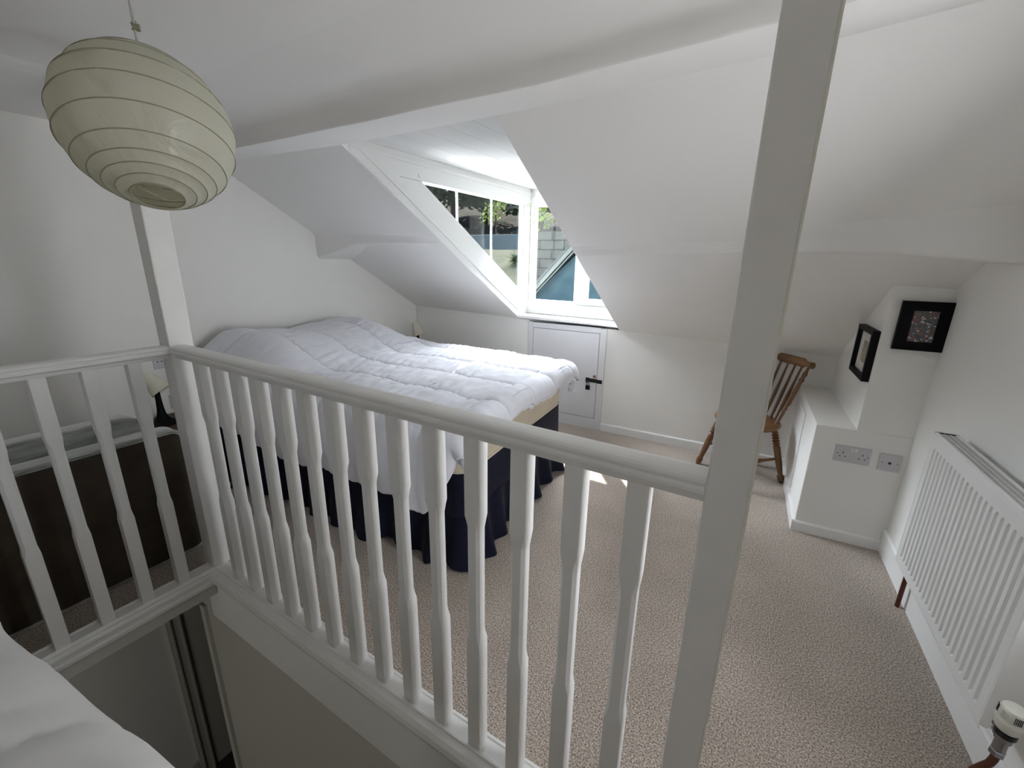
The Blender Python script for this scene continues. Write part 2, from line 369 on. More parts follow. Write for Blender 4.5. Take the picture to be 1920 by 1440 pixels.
cp('raking_board', [(YH+.006, HZ-.001), (2.60, slz(2.60)+.004), (2.775, slz(2.60)-.01), (2.775, dl(2.70)-.051), (GY1+.003, dl(2.70)-.021), (GY1-.001, dl(GY1)), (GY0-.006, HZ-.001)])
def rk(a, b, off0, off1, x1, nm):
    cp(nm, [(a, slz(a)+off0), (b, slz(b)+off0), (b, slz(b)+off1), (a, slz(a)+off1)], x1, XD0, BOARD, .002)
rk(.90, 2.60, .003, .018, XD0+.004, 'edge_bead'); rk(.9, 2.62, .060, .082, XD0+.007, 'raking_fillet')
cp('corner_post', [(GY1+.004, dl(2.70)-.02), (2.775, dl(2.70)-.05), (2.775, HZ+.01), (GY1+.004, HZ+.01)])
# boss on the cheek where a bolt is painted over
bm = BM(); lathe(bm, [(.014, 0), (.014, .004), (.011, .006)], 14, axisM((XD0, 1.405, 1.875), (XD0+1, 1.405, 1.875))); struct('painted_plug', bm, BOARD, cheek)
# right cheek, ceiling, outer roof, front wall pieces
bm = BM(); prism(bm, [(.84, slz(.84, XD1)+.03), (2.85, slz(2.85, XD1)+.03), (2.85, 1.98), (.84, 1.98)], lambda y, z: (XD1+.0005, y, z), lambda y, z: (XD1+.07, y, z)); struct('wall_dormer_right', bm, BOARD)
bm = BM()
for i in range(7):
    x0 = XD0-.08 + i*.155; box(bm, (x0, .845, 1.978), (x0+.1535, 2.86, 1.998))
box(bm, (XD0-.12, .845, 1.998), (XD1+.1, 2.9, 2.10)); struct('ceiling_dormer', bm, BOARD)
bm = BM(); box(bm, (XD0-.07, 2.71+.066, 1.885), (XD1+.07, 2.84, 1.9775)); box(bm, (XD0-.07, 2.776, .60), (XD1+.07, 2.9, 1.031)); struct('wall_dormer_front', bm, BOARD)
# apron over the sill
bm = BM(); box(bm, (XD0+.0, 2.762, .936), (XD1, 2.775, 1.032)); struct('trim_4', bm, BOARD, bevel=.003)
# window sill board
bm = BM()
hexa(bm, [(-.0, YK-.022, .906), (.985, YK+.03, .892), (.985, 2.776, .897), (.0, 2.776, .906), (-.0, YK-.022, .934), (.985, YK+.03, .920), (.985, 2.776, .925), (.0, 2.776, .934)])
struct('trim_5', bm, TRIM, bevel=.006)
# triangular side window in the cheek
w2 = sempty('window_2')
tri = [(GY0, HZ), (GY1, HZ), (GY1, dl(GY1))]
bm = BM(); prism(bm, tri, lambda y, z: (XD0-.040, y, z), lambda y, z: (XD0-.046, y, z)); struct('pane', bm, GLASS, w2)
bm = BM(); prism(bm, [(GY1-.022, HZ-.002), (GY1-.002, HZ-.002), (GY1-.002, dl(GY1)), (GY1-.022, dl(GY1-.022)-.003)], lambda y, z: (XD0-.022, y, z), lambda y, z: (XD0-.055, y, z)); struct('window_frame', bm, UPVC, w2)
for yb in (1.826, 2.252):
    bm = BM(); box(bm, (XD0-.060, yb-.0065, dl(yb)-.004), (XD0-.047, yb+.0065, HZ+.01)); struct('glazing_bar', bm, UPVC, w2)
# front window: fixed pane and opening sash
w1 = sempty('window_1')
X0, X1 = XD0+.003, XD1
def wf(name, x0, x1, z0, z1, y0=2.777, y1=2.835, bev=.004):
    bm = BM(); box(bm, (x0, y0, z0), (x1, y1, z1)); return struct(name, bm, UPVC, w1, bevel=bev)
wf('frame_stile', X0, .070, 1.031, 1.885); wf('frame_stile', .905, X1, 1.031, 1.885); wf('frame_head', .070, .905, 1.850, 1.885); wf('frame_rail', .070, .905, 1.031, 1.048)
wf('mullion', .486, .536, 1.048, 1.850, 2.772)
wf('glazing_bead', .070, .084, 1.048, 1.850, 2.785); wf('glazing_bead', .474, .486, 1.048, 1.850, 2.785); wf('glazing_bead', .084, .474, 1.836, 1.850, 2.785); wf('glazing_bead', .084, .474, 1.044, 1.057, 2.785)
for a in ((.536, .596, 1.040, 1.850), (.845, .905, 1.040, 1.850), (.596, .845, 1.040, 1.090), (.596, .845, 1.80, 1.850)): wf('sash', *a[:4], 2.765, 2.83, .006)
wf('window_handle', .556, .572, 1.30, 1.42, 2.745, 2.758, .003); wf('handle_base', .553, .575, 1.28, 1.34, 2.757, 2.766, .003)
for a in ((.084, .474, 1.057, 1.836), (.596, .845, 1.090, 1.80)):
    bm = BM(); box(bm, (a[0]-.003, 2.808, a[2]-.003), (a[1]+.003, 2.814, a[3]+.003)); struct('pane', bm, GLASS, w1)

# ------------------------------------------------------------------ hatch door in the knee wall
dr = sempty('door_1')
ky = lambda x: YK + WK*x
def kb(name, x0, x1, z0, z1, d0, d1, mt=TRIM, bev=.0015, parent=dr):
    bm = BM(); hexa(bm, [(x0, ky(x0)-d1, z0), (x1, ky(x1)-d1, z0), (x1, ky(x1)-d0, z0), (x0, ky(x0)-d0, z0), (x0, ky(x0)-d1, z1), (x1, ky(x1)-d1, z1), (x1, ky(x1)-d0, z1), (x0, ky(x0)-d0, z1)])
    return struct(name, bm, mt, parent, bevel=bev)
DM = mat('hatch paint', (.66, .66, .68), .5, noise_amt=.01, nscale=6)
kb('frame_stile', .141, .187, .0, .885, -.01, .012, DM); kb('frame_stile', .791, .845, .0, .872, -.01, .012, DM)
kb('frame_head', .187, .791, .835, .880, -.01, .012, DM); kb('frame_rail', .187, .791, .0, .095, -.01, .012, DM)
kb('door_leaf', .190, .787, .099, .8315, -.01, .0115, DM)
kb('gap_shadow', .186, .792, .095, .836, -.012, .003, DARK, 0)
kb('gap_strip', .15, .83, .8835, .8895, -.012, .0105, DARK, 0)
hs = kb('hasp', .695, .790, .417, .450, .0118, .0165, BLMET, .001)
kb('hasp_plate', .792, .836, .415, .447, .0122, .0185, BLMET, .001, dr); kb('hasp_block', .695, .725, .412, .455, .0165, .020, BLMET, .001, dr)
bm = BM(); tube(bm, [(.722+.008*cos(a), ky(.72)-.027-.006*sin(a), .428) for a in [i*pi/8 for i in range(-8, 9)]], .003, 6); struct('hasp_staple', bm, BLMET, dr)
kx = .768
bm = BM(); lathe(bm, [(.012, 0), (.013, .006), (.010, .012), (.007, .013)], 16, axisM((kx, ky(kx)-.011, .470), (kx, ky(kx)-1, .47))); struct('knob', bm, mat('reddish brown knob', (.28, .12, .09), .5), dr)
# padlock
pd = empty('padlock', (.722, ky(.722)-.032, .372), 'small black padlock with a steel shackle hanging from the hatch hasp', 'padlock')
bm = BM(); box(bm, (-.018, -.009, -.018), (.018, .009, .020)); done('lock_body', bm, BLACK, pd, bevel=.004)
bm = BM(); tube(bm, [(.011*cos(a), 0, .018 if abs(sin(a)) < .01 and False else .040+.012*sin(a)) for a in [pi*i/12 for i in range(13)]][:0] or [(-.011, 0, .015), (-.011, 0, .04)] + [(-.011*cos(pi*i/10), 0, .045+.012*sin(pi*i/10)) for i in range(11)] + [(.011, 0, .04), (.011, 0, .015)], .0028, 8)
done('shackle', bm, CHROME, pd, smooth=True)

# ================================================================== OUTSIDE
PALE = mat('pale dry lawn', (.030, .034, .024), .95, col2=(.050, .050, .040), nscale=3, spec=.04)
HILL = mat('brown hillside scrub', (.014, .017, .011), .95, col2=(.038, .033, .030), nscale=2.5, spec=.04)
LEAF = mat('dark foliage', (.016, .032, .014), .8, col2=(.04, .065, .025), nscale=3, spec=.04)
LEAFB = mat('sunlit spring leaves', (.12, .19, .035), .7, col2=(.22, .29, .06), nscale=6, spec=.04)
BARK = mat('bark', (.05, .04, .03), .9, spec=.04)
BLOCK = mat('grey garden block', (.035, .043, .037), .95, col2=(.06, .07, .058), nscale=8, spec=.04)
SLATE = mat('blue grey slate', (.022, .045, .058), .8, col2=(.045, .075, .085), nscale=6, spec=.04)
PALEW = mat('pale timber barge', (.16, .18, .17), .7, spec=.04)
STRIP = mat('grey blue rendered garden wall', (.06, .08, .09), .9, noise_amt=.1, nscale=3, spec=.04)
def terrain(name, x0, x1, y0, y1, fz, mt, nx=24, ny=24):
    bm = BM(); g = [[bm.verts.new((lerp(x0, x1, i/nx), lerp(y0, y1, j/ny), fz(lerp(x0, x1, i/nx), lerp(y0, y1, j/ny)))) for i in range(nx+1)] for j in range(ny+1)]
    for j in range(ny):
        for i in range(nx): bm.faces.new([g[j][i], g[j][i+1], g[j+1][i+1], g[j+1][i]])
    o = struct(name, bm, mt, smooth=True); return o
def nz(x, y, s=1): return noise.noise(Vector((x*s, y*s, 3.3)))
terrain('ground_lawn', -14, 6, 3.1, 7.6, lambda x, y: lerp(-1.9 + 3.5*sm((y-3.0)/4.4)**.55 + .03*nz(x, y, 1.5) + .12*max(0, -x-4)*.6, -2.0, sm((x-(1.98-.553*(y+.72)))/.10)), PALE, 220, 40)
terrain('ground_hill', -26, 14, 7.62, 26, lambda x, y: 1.55 + (y-7.6)*.20 + .35*nz(x, y, .5) + .05*max(0, -x-4), HILL)
bm = BM(); box(bm, (-5.6, 7.45, 1.2), (-2.35, 7.60, 1.90))
gw = tag(done('garden_wall', bm, STRIP, bevel=.01), 'low grey rendered garden wall beyond the pale lawn, seen through the dormer side window', 'wall')
# block wall seen in the front pane
bw = empty('block_wall', (-.9, 7.0, 0), 'garden retaining wall of grey concrete blocks behind the slate outbuilding', 'wall')
bm = BM(); box(bm, (-1.40, .03, -.4), (2.0, .2, 1.92)); done('backing', bm, mat('mortar', (.008, .010, .009), .95, spec=.04), bw)
bm = BM(); box(bm, (0, 0, 0), (.482, .06, .146)); bmesh.ops.recalc_face_normals(bm, faces=bm.faces); bme = bpy.data.meshes.new('brick'); bm.to_mesh(bme); bm.free(); bme.materials.append(BLOCK)
for k in range(12):
    for i in range(7):
        x = -1.42 + i*.5 - (.25 if k % 2 else 0)
        if x < -1.43: x += 0
        b = bpy.data.objects.new('brick', bme); COL.objects.link(b); b.parent = bw; b.location = (x, random.uniform(-.008, .008), 1.765-.168*k)
# outbuilding with raking barge board and corrugated lean-to roof
ob = empty('outbuilding', (-.3, 4.7, 0), 'blue grey slate outbuilding with a pale sloping barge board outside the dormer window', 'building')
bm = BM(); prism(bm, [(-.72, -.6), (1.6, -.6), (1.6, 2.0), (.55, 2.0), (-.64, .93)], lambda x, z: (x, .0, z), lambda x, z: (x, 1.6, z)); done('slate_wall', bm, SLATE, ob)
def raking(nm, o0, o1, y0, y1, mt):
    bm = BM(); a, b = (-.72, .86), (.75, 2.38); L = Vector((b[0]-a[0], b[1]-a[1])).normalized(); n2 = Vector((-L.y, L.x))
    P_ = [Vector(a)+n2*o0, Vector(b)+n2*o0, Vector(b)+n2*o1, Vector(a)+n2*o1]
    prism(bm, [tuple(q) for q in P_], lambda x, z: (x, y0, z), lambda x, z: (x, y1, z)); done(nm, bm, mt, ob)
raking('barge_board', .0, .05, -.06, -.02, PALEW); raking('roof', .05, .075, -.08, 1.7, mat('lead grey roof', (.05, .06, .06), .7, spec=.04))
raking('barge_trim', -.03, -.02, -.05, -.02, PALEW)
for i in range(26):
    if i % 1 == 0:
        bm = BM(); x = -.75 + i*.09; box(bm, (x, -.9, 0), (x+.052, .0, .012)); o = done('corrugation', bm, mat('corrugated translucent sheet', (.05, .08, .10), .4, spec=.04), ob); o.location = (0, 0, .735); o.rotation_euler = (radians(8), 0, 0)
bm = BM(); box(bm, (-.78, -.9, -.02), (1.7, .0, .0)); o = done('lean_to_roof', bm, mat('sheet roof', (.03, .055, .07), .6, spec=.04), ob); o.location = (0, 0, .735); o.rotation_euler = (radians(8), 0, 0)
# dark frame of a garden structure
fr = empty('garden_frame', (-4.2, 9.0, 1.9), 'dark framed garden enclosure standing on the hillside outside the dormer', 'frame')
FRM = mat('dark frame timber', (.02, .028, .035), .7, spec=.04)
for a in ((-.64, -.60, -.3, .74), (.75, .79, -.3, .74)):
    bm = BM(); box(bm, (a[0], -.02, a[2]), (a[1], .02, a[3])); done('post', bm, FRM, fr)
bm = BM(); box(bm, (-.66, -.02, .70), (.8, .02, .735)); done('rail', bm, FRM, fr)
# foliage
def leaves(bm, c, r, n, s, flat=1.0, rnd=random):
    for _ in range(n):
        while True:
            p = Vector((rnd.uniform(-1, 1), rnd.uniform(-1, 1), rnd.uniform(-1, 1)))
            if .35 < p.length < 1: break
        p = Vector(c) + Vector((p.x*r[0], p.y*r[1], p.z*r[2]))
        a = Vector((rnd.uniform(-1, 1), rnd.uniform(-1, 1), rnd.uniform(-1, 1))).normalized(); b = a.orthogonal().normalized()
        k = s*rnd.uniform(.6, 1.3)
        bm.faces.new([bm.verts.new(p+a*k), bm.verts.new(p+b*k*.6), bm.verts.new(p-a*k), bm.verts.new(p-b*k*.6)])
def tree(x, y, z, h, r, mt, label, n=1500, s=.13, cat='tree', group=None, nm='tree'):
    t = empty(nm, (x, y, z), label, cat, group)
    bm = BM(); turned(bm, (0, 0, -.2), (0, 0, h*.7), [(0, .12*r), (1, .04*r)], 8); done('trunk', bm, BARK, t)
    bm = BM()
    for k in range(6): leaves(bm, (random.uniform(-.5, .5)*r, random.uniform(-.5, .5)*r, h*(.45+.1*k)), (r*.7, r*.7, h*.2), n//6, s)
    done('crown', bm, mt, t, recalc=False)
hz = lambda x, y: 1.55 + (y-7.6)*.20 + .35*nz(x, y, .5) + .05*max(0, -x-4)
for i, (x, y, h, r) in enumerate([(-11.6, 13.2, 1.9, 1.1), (-9.7, 12.4, 1.5, 1.0), (-8.0, 11.8, 1.8, 1.0), (-6.4, 11.4, 2.1, 1.0), (-4.9, 11.2, 1.9, 1.0), (-3.4, 10.8, 2.0, 1.0), (-1.9, 10.6, 2.0, 1.0), (-.2, 10.8, 2.2, 1.0)]):
    tree(x, y, hz(x, y)-.2, h, r, LEAF, 'dark green tree in the belt along the hilltop outside the dormer', 1800, .085, group='trees on the hilltop')
tree(-3.05, 8.9, 1.75, 1.15, .5, LEAFB, 'young tree with bright sunlit leaves, above the block wall', 420, .05)
tree(-4.15, 8.6, 1.9, 1.0, .32, LEAFB, 'small sprig of bright leaves hanging inside the dark garden frame', 160, .045, 'shrub', nm='leafy_shrub')
tree(-1.1, 8.2, 1.6, 1.2, .6, LEAFB, 'bright leafy bush at the far right behind the block wall', 300, .05, 'bush', nm='leafy_bush')
# spiky shrub on a thin trunk
sh = empty('spiky_shrub', (-2.2, 6.3, .55), 'round spiky leaved shrub on a thin trunk on the pale lawn', 'shrub')
bm = BM(); turned(bm, (0, 0, 0), (0, 0, .75), [(0, .03), (1, .022)], 8); done('trunk', bm, BARK, sh)
bm = BM()
for i in range(240):
    d = Vector((random.gauss(0, 1), random.gauss(0, 1), random.gauss(.2, 1))).normalized(); L = random.uniform(.13, .24); s_ = d.orthogonal().normalized()*.006
    c0 = Vector((0, 0, .84)); bm.faces.new([bm.verts.new(c0-s_), bm.verts.new(c0+s_), bm.verts.new(c0+d*L+Vector((0, 0, -.03)))])
done('spikes', bm, mat('olive spiky leaves', (.045, .06, .03), .7, spec=.04), sh, recalc=False)

# ================================================================== STAIR BALUSTRADE
def newel(name, x0, x1, y0, y1, z0, z1, label):
    bm = BM(); box(bm, (x0, y0, z0), (x1, y1, z1)); o = done(name, bm, RAIL, bevel=.004, seg=2)
    return tag(o, label, 'post')
newel('newel_post', -.085, 0, 0, .085, -.0005, 2.033, 'white painted square newel post where the two banister runs meet, left of the bed')
p2 = newel('newel_post', 1.9254, 1.9914, 0, .066, -.0005, 2.033, 'tall white post in front at the right end of the long banister, right edge chipped')
bm = BM(); random.seed(3); secs = []
for i in range(160):
    z = .05 + 1.96*i/159; wd = .0007 + .0006*noise.noise(Vector((0, 1, z*9))) + .0005*noise.noise(Vector((2, 1, z*40))) + (.0014*max(0, 1-abs(z-1.0)/.22)*(.6+noise.noise(Vector((5, 0, z*25)))))
    wd = max(.0002, wd); secs.append([(1.9905-wd*1.5, -.0007, z), (1.9914+wd, -.0007, z), (1.9914+wd, .006, z), (1.9905, .006, z)])
loft(bm, secs)
ce = done('chipped_edge', bm, mat('chipped cream paint', (.80, .79, .70), .6), p2)
# baluster mesh
def balmesh():
    bm = BM(); secs = []
    def octa(h, c, z): return [(h, c-h, z), (h, h-c, z), (h-c, h, z), (c-h, h, z), (-h, h-c, z), (-h, c-h, z), (c-h, -h, z), (h-c, -h, z)]
    for z, h, cc in ((.046, .0205, .0012), (.425, .0205, .0012), (.436, .0200, .005), (.458, .0182, .0075), (.768, .0182, .0075), (.790, .0200, .005), (.803, .0205, .0012), (1.022, .0205, .0012)): secs.append(octa(h, cc, z))
    loft(bm, secs); bmesh.ops.recalc_face_normals(bm, faces=bm.faces)
    me = bpy.data.meshes.new('baluster'); bm.to_mesh(me); bm.free(); me.materials.append(RAIL); return me
BAL = balmesh()
br = empty('banister_railing', (.96, .033, 0), 'long white banister with square balusters between the two newel posts', 'banister')
def rloft(name, sec, p, q, nrm, par):   # sec: (offset along nrm, z)
    p, q, nrm = Vector(p), Vector(q), Vector(nrm); bm = BM()
    loft(bm, [[b + nrm*a + Vector((0, 0, z)) for a, z in sec] for b in (p, q)])
    o = done(name, bm, RAIL, par, bevel=.0012, seg=1); return o
HR = [(-.021, 1.012), (-.024, 1.026), (-.033, 1.030), (-.033, 1.038), (-.028, 1.043), (-.031, 1.049), (-.029, 1.055), (-.022, 1.059), (-.010, 1.0605), (.010, 1.0605), (.022, 1.059), (.029, 1.055),
      (.031, 1.049), (.028, 1.043), (.033, 1.038), (.033, 1.030), (.024, 1.026), (.021, 1.012)]
BR = [(.032, .0005), (.032, .050), (.023, .050), (.0215, .046), (-.0215, .046), (-.023, .050), (-.032, .050), (-.034, .044), (-.052, .040), (-.063, .030), (-.067, .014), (-.064, -.002), (-.056, -.010), (-.034, -.012), (-.034, .0005)]
O1 = (-.96, -.033)
rloft('handrail', HR, (-.96+.0, 0, 0), (1.9254-.96, 0, 0), (0, 1, 0), br); rloft('base_rail', BR, (-.96, 0, 0), (1.9254-.96, 0, 0), (0, 1, 0), br)
for i in range(14):
    b = bpy.data.objects.new('baluster', BAL); COL.objects.link(b); b.parent = br; b.location = (1.7926-.1278*i+.0205-.96, 0, 0)
bl = empty('banister_railing', (-.033, -.33, 0), 'short white banister run on the left, in front of the upended divan base', 'banister')
BRL = [(-.032, .0005), (-.032, .048), (-.023, .048), (-.0215, .044), (.0215, .044), (.023, .048), (.030, .048), (.033, .043), (.037, .040), (.037, .030), (.043, .026), (.045, .016), (.042, .010), (.042, -.004), (.047, -.010), (.047, -.024), (.034, -.026), (.034, .0005)]
rloft('handrail', HR, (0, -.33, 0), (0, .33, 0), (1, 0, 0), bl); rloft('base_rail', BRL, (0, -.33, 0), (0, .33, 0), (1, 0, 0), bl)
for k in range(4):
    b = bpy.data.objects.new('baluster', BAL); COL.objects.link(b); b.parent = bl; b.location = (0, -.1125-.1272*k+.33, -.002)

# ================================================================== MAIN BED
A = radians(4.5); LB, WB = 1.93, 1.22
def bed_pt(u, v, z, O=(.905, .665), a=A): return (O[0] - cos(a)*u - sin(a)*v, O[1] - sin(a)*u + cos(a)*v, z)
bed = empty('bed', (.0, 1.2, 0), 'double bed with cream mattress and navy frilled valance, behind the long banister', 'bed')
def bedpart(name, bm, mt, **k):
    o = done(name, bm, mt, **k); o.parent = bed; o.matrix_parent_inverse = Matrix.Translation((0, -1.2, 0)); return o
def rrect(r, off, n=10, k=8):
    pts = []
    x0, x1, y0, y1 = -off, LB, -off, WB+off
    for cx, cy, a0 in ((x0+r, y0+r, pi), (x1-.01, y0+.01, 1.5*pi), (x1-.01, y1-.01, 0), (x0+r, y1-r, .5*pi)):
        rr = r if cx < .5 else .01
        for i in range(k+1):
            a = a0 + .5*pi*i/k; pts.append((cx+rr*cos(a), cy+rr*sin(a)))
    return pts
bm = BM(); box(bm, (.04, .04, .06), (LB-.02, WB-.04, .465), lambda x, y, z: bed_pt(x, y, z)); bedpart('divan', bm, NAVY)
bm = BM(); zs = [(.455, .02), (.462, .0), (.50, -.008), (.58, -.010), (.66, -.006), (.682, .002), (.692, .02)]
loft(bm, [[bed_pt(u, v, z) for u, v in rrect(.09, -o_)] for z, o_ in zs]); bedpart('mattress', bm, CREAM, smooth=True)
for zz in (.47, .672):
    bm = BM(); R_ = rrect(.09, .004); tube(bm, [bed_pt(u, v, zz) for u, v in R_+R_[:1]], .006, 6); bedpart('piping', bm, mat('cream piping', (.66, .61, .5), .9), smooth=True)
# valance: flat band and gathered frill
def perim(off, n):
    R_ = rrect(.05, off); out = []; tot = 0; L = [0]
    for a, b in zip(R_, R_[1:]+R_[:1]): tot += math.dist(a, b); L.append(tot)
    R_ = R_+R_[:1]; j = 0
    for i in range(n):
        s = tot*i/n
        while L[j+1] < s: j += 1
        t = (s-L[j])/max(1e-9, L[j+1]-L[j]); p = (lerp(R_[j][0], R_[j+1][0], t), lerp(R_[j][1], R_[j+1][1], t))
        d = Vector((R_[j+1][0]-R_[j][0], R_[j+1][1]-R_[j][1])).normalized(); out.append((p, Vector((d.y, -d.x)), s))
    return out
bm = BM(); NP = 420
for_rings = []
for z, o_ in ((.468, .0), (.47, .006), (.36, .010), (.255, .014), (.25, .012)):
    for_rings.append([bed_pt(p[0]+nn.x*(o_+.004*sin(s*7)), p[1]+nn.y*(o_+.004*sin(s*7)), z) for p, nn, s in perim(0, NP)])
loft(bm, for_rings, caps=False); bedpart('valance_band', bm, NAVY, smooth=True)
bm = BM(); rings = []
NP = 900
for k in range(9):
    f = k/8; z = lerp(.258, .004, f); row = []
    for p, nn, s in perim(0, NP):
        o_ = .012 + .045*f + (.006+.020*f)*sin(s*34+1.4*sin(s*5)) + .018*f*sin(s*9+2*sin(s*2.3))
        if s < 10: pass
        zz = z + (.016*f*sin(s*17) + .01*f*sin(s*5) if k == 8 else 0)
        row.append(bed_pt(p[0]+nn.x*o_, p[1]+nn.y*o_, max(.003, zz)))
    rings.append(row)
loft(bm, rings, caps=False); o = bedpart('valance_frill', bm, NAVY, smooth=True)

# duvet draped over bed and pillows
def drop(s, r):          # arc length past the edge -> (outward, down)
    if s <= 0: return 0, 0
    if s < r*pi/2: return r*sin(s/r), r*(1-cos(s/r))
    return r, r + (s-r*pi/2)
def hem(u):              # hem length on the near side
    x = .905-u
    return interp(x, [(-1.1, .42), (-.48, .42), (-.26, .43), (0, .41), (.25, .42), (.45, .44), (.62, .45), (.74, .46), (.80, .40), (.86, .30), (.92, .16), (1.0, .12)])[0]
duv = empty('duvet', (.0, 1.2, .73), 'white channel-quilted duvet spread over the double bed and its pillows', 'duvet')
def duvet_surface(NU=230, NV=190, lift=0.):
    rows = []
    for i in range(NU+1):
        row = []
        u = lerp(-.115, LB-.01, i/NU)
        for j in range(NV+1):
            fv = j/NV; h0 = hem(u); v = lerp(-h0, WB+.16, fv)
            ou, du = drop(-u-.01, .05); on, dn = drop(-v, .07); of, df = drop(v-WB, .06)
            uu = max(u, -.01); vv = min(max(v, 0), WB)
            # pillows under the head end
            pb = sm((uu-1.02)/.55)
            side = sm((vv+.12)/.34)*sm((WB+.05-vv)/.30)
            head = pb*(.145*side+.015) - .02*sm((uu-1.75)/.2)
            head += .02*pb*sin(vv*6.0+1)*side
            z = .726 - .012*sm(1-uu/.5) + head
            # quilt channels
            q = (vv+.02+.02*sin(uu*2.2)+.015*sin(uu*5+vv*3))/.298; fq = q-math.floor(q); dq = min(fq, 1-fq)
            z += .013*(min(1, dq/.34)**.6) - .007*exp(-(dq/.035)**2)
            # cross wrinkles
            w1_ = noise.noise(Vector((uu*7+vv*1.5, vv*2.2, .3))); w2_ = noise.noise(Vector((uu*19, vv*7+uu*3, 4.1))); w3_ = noise.noise(Vector((uu*4, vv*3, 9.0)))
            wr = .010*w1_ + .008*(1-2*abs(w2_))*(1 if dq > .08 else .6) + .010*w3_
            wr += .006*exp(-(dq/.12)**2)*sin(uu*95+5*w1_)*.6
            z += wr
            dd = dn+df+du
            puff = 0
            if v < 0: s_ = -v/h0; puff = .035*sin(pi*min(1, s_*.95)) + .018*w3_*s_ + .012*sin(uu*11+w1_*3)*s_; 
            if v > WB: s_ = (v-WB)/.16; puff = .03*sin(pi*s_)
            pz = z - dd + (.010*w1_*2 if dd > .02 else 0)
            U_ = uu - ou - (.010*sin(vv*9) if u < 0 else 0)*0
            V_ = vv - on + of + (-puff if v < 0 else puff)
            row.append(bed_pt(U_, V_, pz+lift))
        rows.append(row)
    return rows
rows = duvet_surface()
verts = [p for r in rows for p in r]; n0 = len(rows[0])
faces = [(i*n0+j, (i+1)*n0+j, (i+1)*n0+j+1, i*n0+j+1) for i in range(len(rows)-1) for j in range(n0-1)]
me = bpy.data.meshes.new('quilted_cover'); me.from_pydata(verts, [], faces); me.update()
o = link('quilted_cover', me, LINEN, None, True); o.parent = duv; o.matrix_parent_inverse = Matrix.Translation((0, -1.2, -.73))
s = o.modifiers.new('s', 'SOLIDIFY'); s.thickness = .030; s.offset = -1
# stitched border roll along the foot and near hem
bm = BM()
edge = [Vector(p) for p in rows[0][::3]]
tube(bm, [p+Vector((0.004, 0, -.012+.004*sin(i*1.7))) for i, p in enumerate(edge)], .016, 8)
o = done('rolled_hem', bm, LINEN, smooth=True); o.parent = duv; o.matrix_parent_inverse = Matrix.Translation((0, -1.2, -.73))
# pillows under the duvet
def pillow(loc, rz, label):
    bm = BM(); bmesh.ops.create_uvsphere(bm, u_segments=32, v_segments=16, radius=1)
    for v in bm.verts:
        x, y, z_ = v.co; e = lambda t, p: math.copysign(abs(t)**p, t)
        v.co = (e(x, .6)*.22, e(y, .6)*.29, z_*.055*(1-.3*abs(x*y)))
    o = done('pillow', bm, LINEN2, smooth=True); o.location = loc; o.rotation_euler = (0, 0, rz); return tag(o, label, 'pillow')
pillow(bed_pt(1.66, .31, .758), A, 'near white pillow hidden under the quilted duvet at the bed head'); pillow(bed_pt(1.66, .93, .758), A, 'far white pillow hidden under the quilted duvet at the bed head')

# ================================================================== NEAR BED (bottom left)
nb = empty('bed', (.45, -1.25, 0), 'second bed beside the stairwell at bottom left, hidden beneath its white duvet', 'bed')
def lb(bm, lo, hi): box(bm, tuple(a-b for a, b in zip(lo, (.45, -1.25, 0))), tuple(a-b for a, b in zip(hi, (.45, -1.25, 0))))
bm = BM(); lb(bm, (-.24, -1.62, .05), (1.42, -.72, .36)); done('divan', bm, CREAM, nb, bevel=.02)
bm = BM(); lb(bm, (-.24, -1.62, .362), (1.42, -.72, .58)); done('mattress', bm, CREAM, nb, bevel=.05, seg=4)
rows = []
for i in range(111):
    x = lerp(-.25, 1.60, i/110); row = []
    for j in range(81):
        s_ = lerp(-.30, 1.0, j/80)
        w_ = noise.noise(Vector((x*2.3, s_*2.5, 1.2))); w2_ = noise.noise(Vector((x*7, s_*6, 5)))
        ye = -.690 - .02*sm((.85-x)/.25) + .065*(x-.724) + .012*sin(x*5.3+.4) - .012*sm((x-1.15)/.2) - .03*sm((x-1.40)/.2)
        on, dn = drop(-s_, .055)
        ex, dx = drop(x-1.50, .05)
        y = ye - max(s_, 0)*.95 + on + (.02*w_ if s_ < .1 else 0)
        z = .655 + .03*w_ + .008*w2_ + .045*sm(s_/.35) + .0*exp(-((x-.66)/.10)**2)*(1-sm(s_/.5)) - dn*1.0 - dx - .007*exp(-(((x*1.4+s_*.8+.05*w_) % .35-.1)/.012)**2) + .010*noise.noise(Vector((x*5+s_*3, s_*14, 2)))*sm((s_+.05)/.1) - .008*(1-abs(noise.noise(Vector((x*4, s_*4+x*2, 7)))*5 if abs(noise.noise(Vector((x*4, s_*4+x*2, 7))))<.2 else 1))
        row.append((min(x, 1.50)+ex*.3, y, z))
    rows.append(row)
verts = [p for r in rows for p in r]; n0 = 81
faces = [(i*n0+j, (i+1)*n0+j, (i+1)*n0+j+1, i*n0+j+1) for i in range(len(rows)-1) for j in range(n0-1)]
me = bpy.data.meshes.new('duvet'); me.from_pydata(verts, [], faces); me.update()
o = link('duvet', me, LINEN2, None, True); s = o.modifiers.new('s', 'SOLIDIFY'); s.thickness = .03; s.offset = -1
tag(o, 'plain white duvet bulging in the bottom left corner, close to the camera', 'duvet')

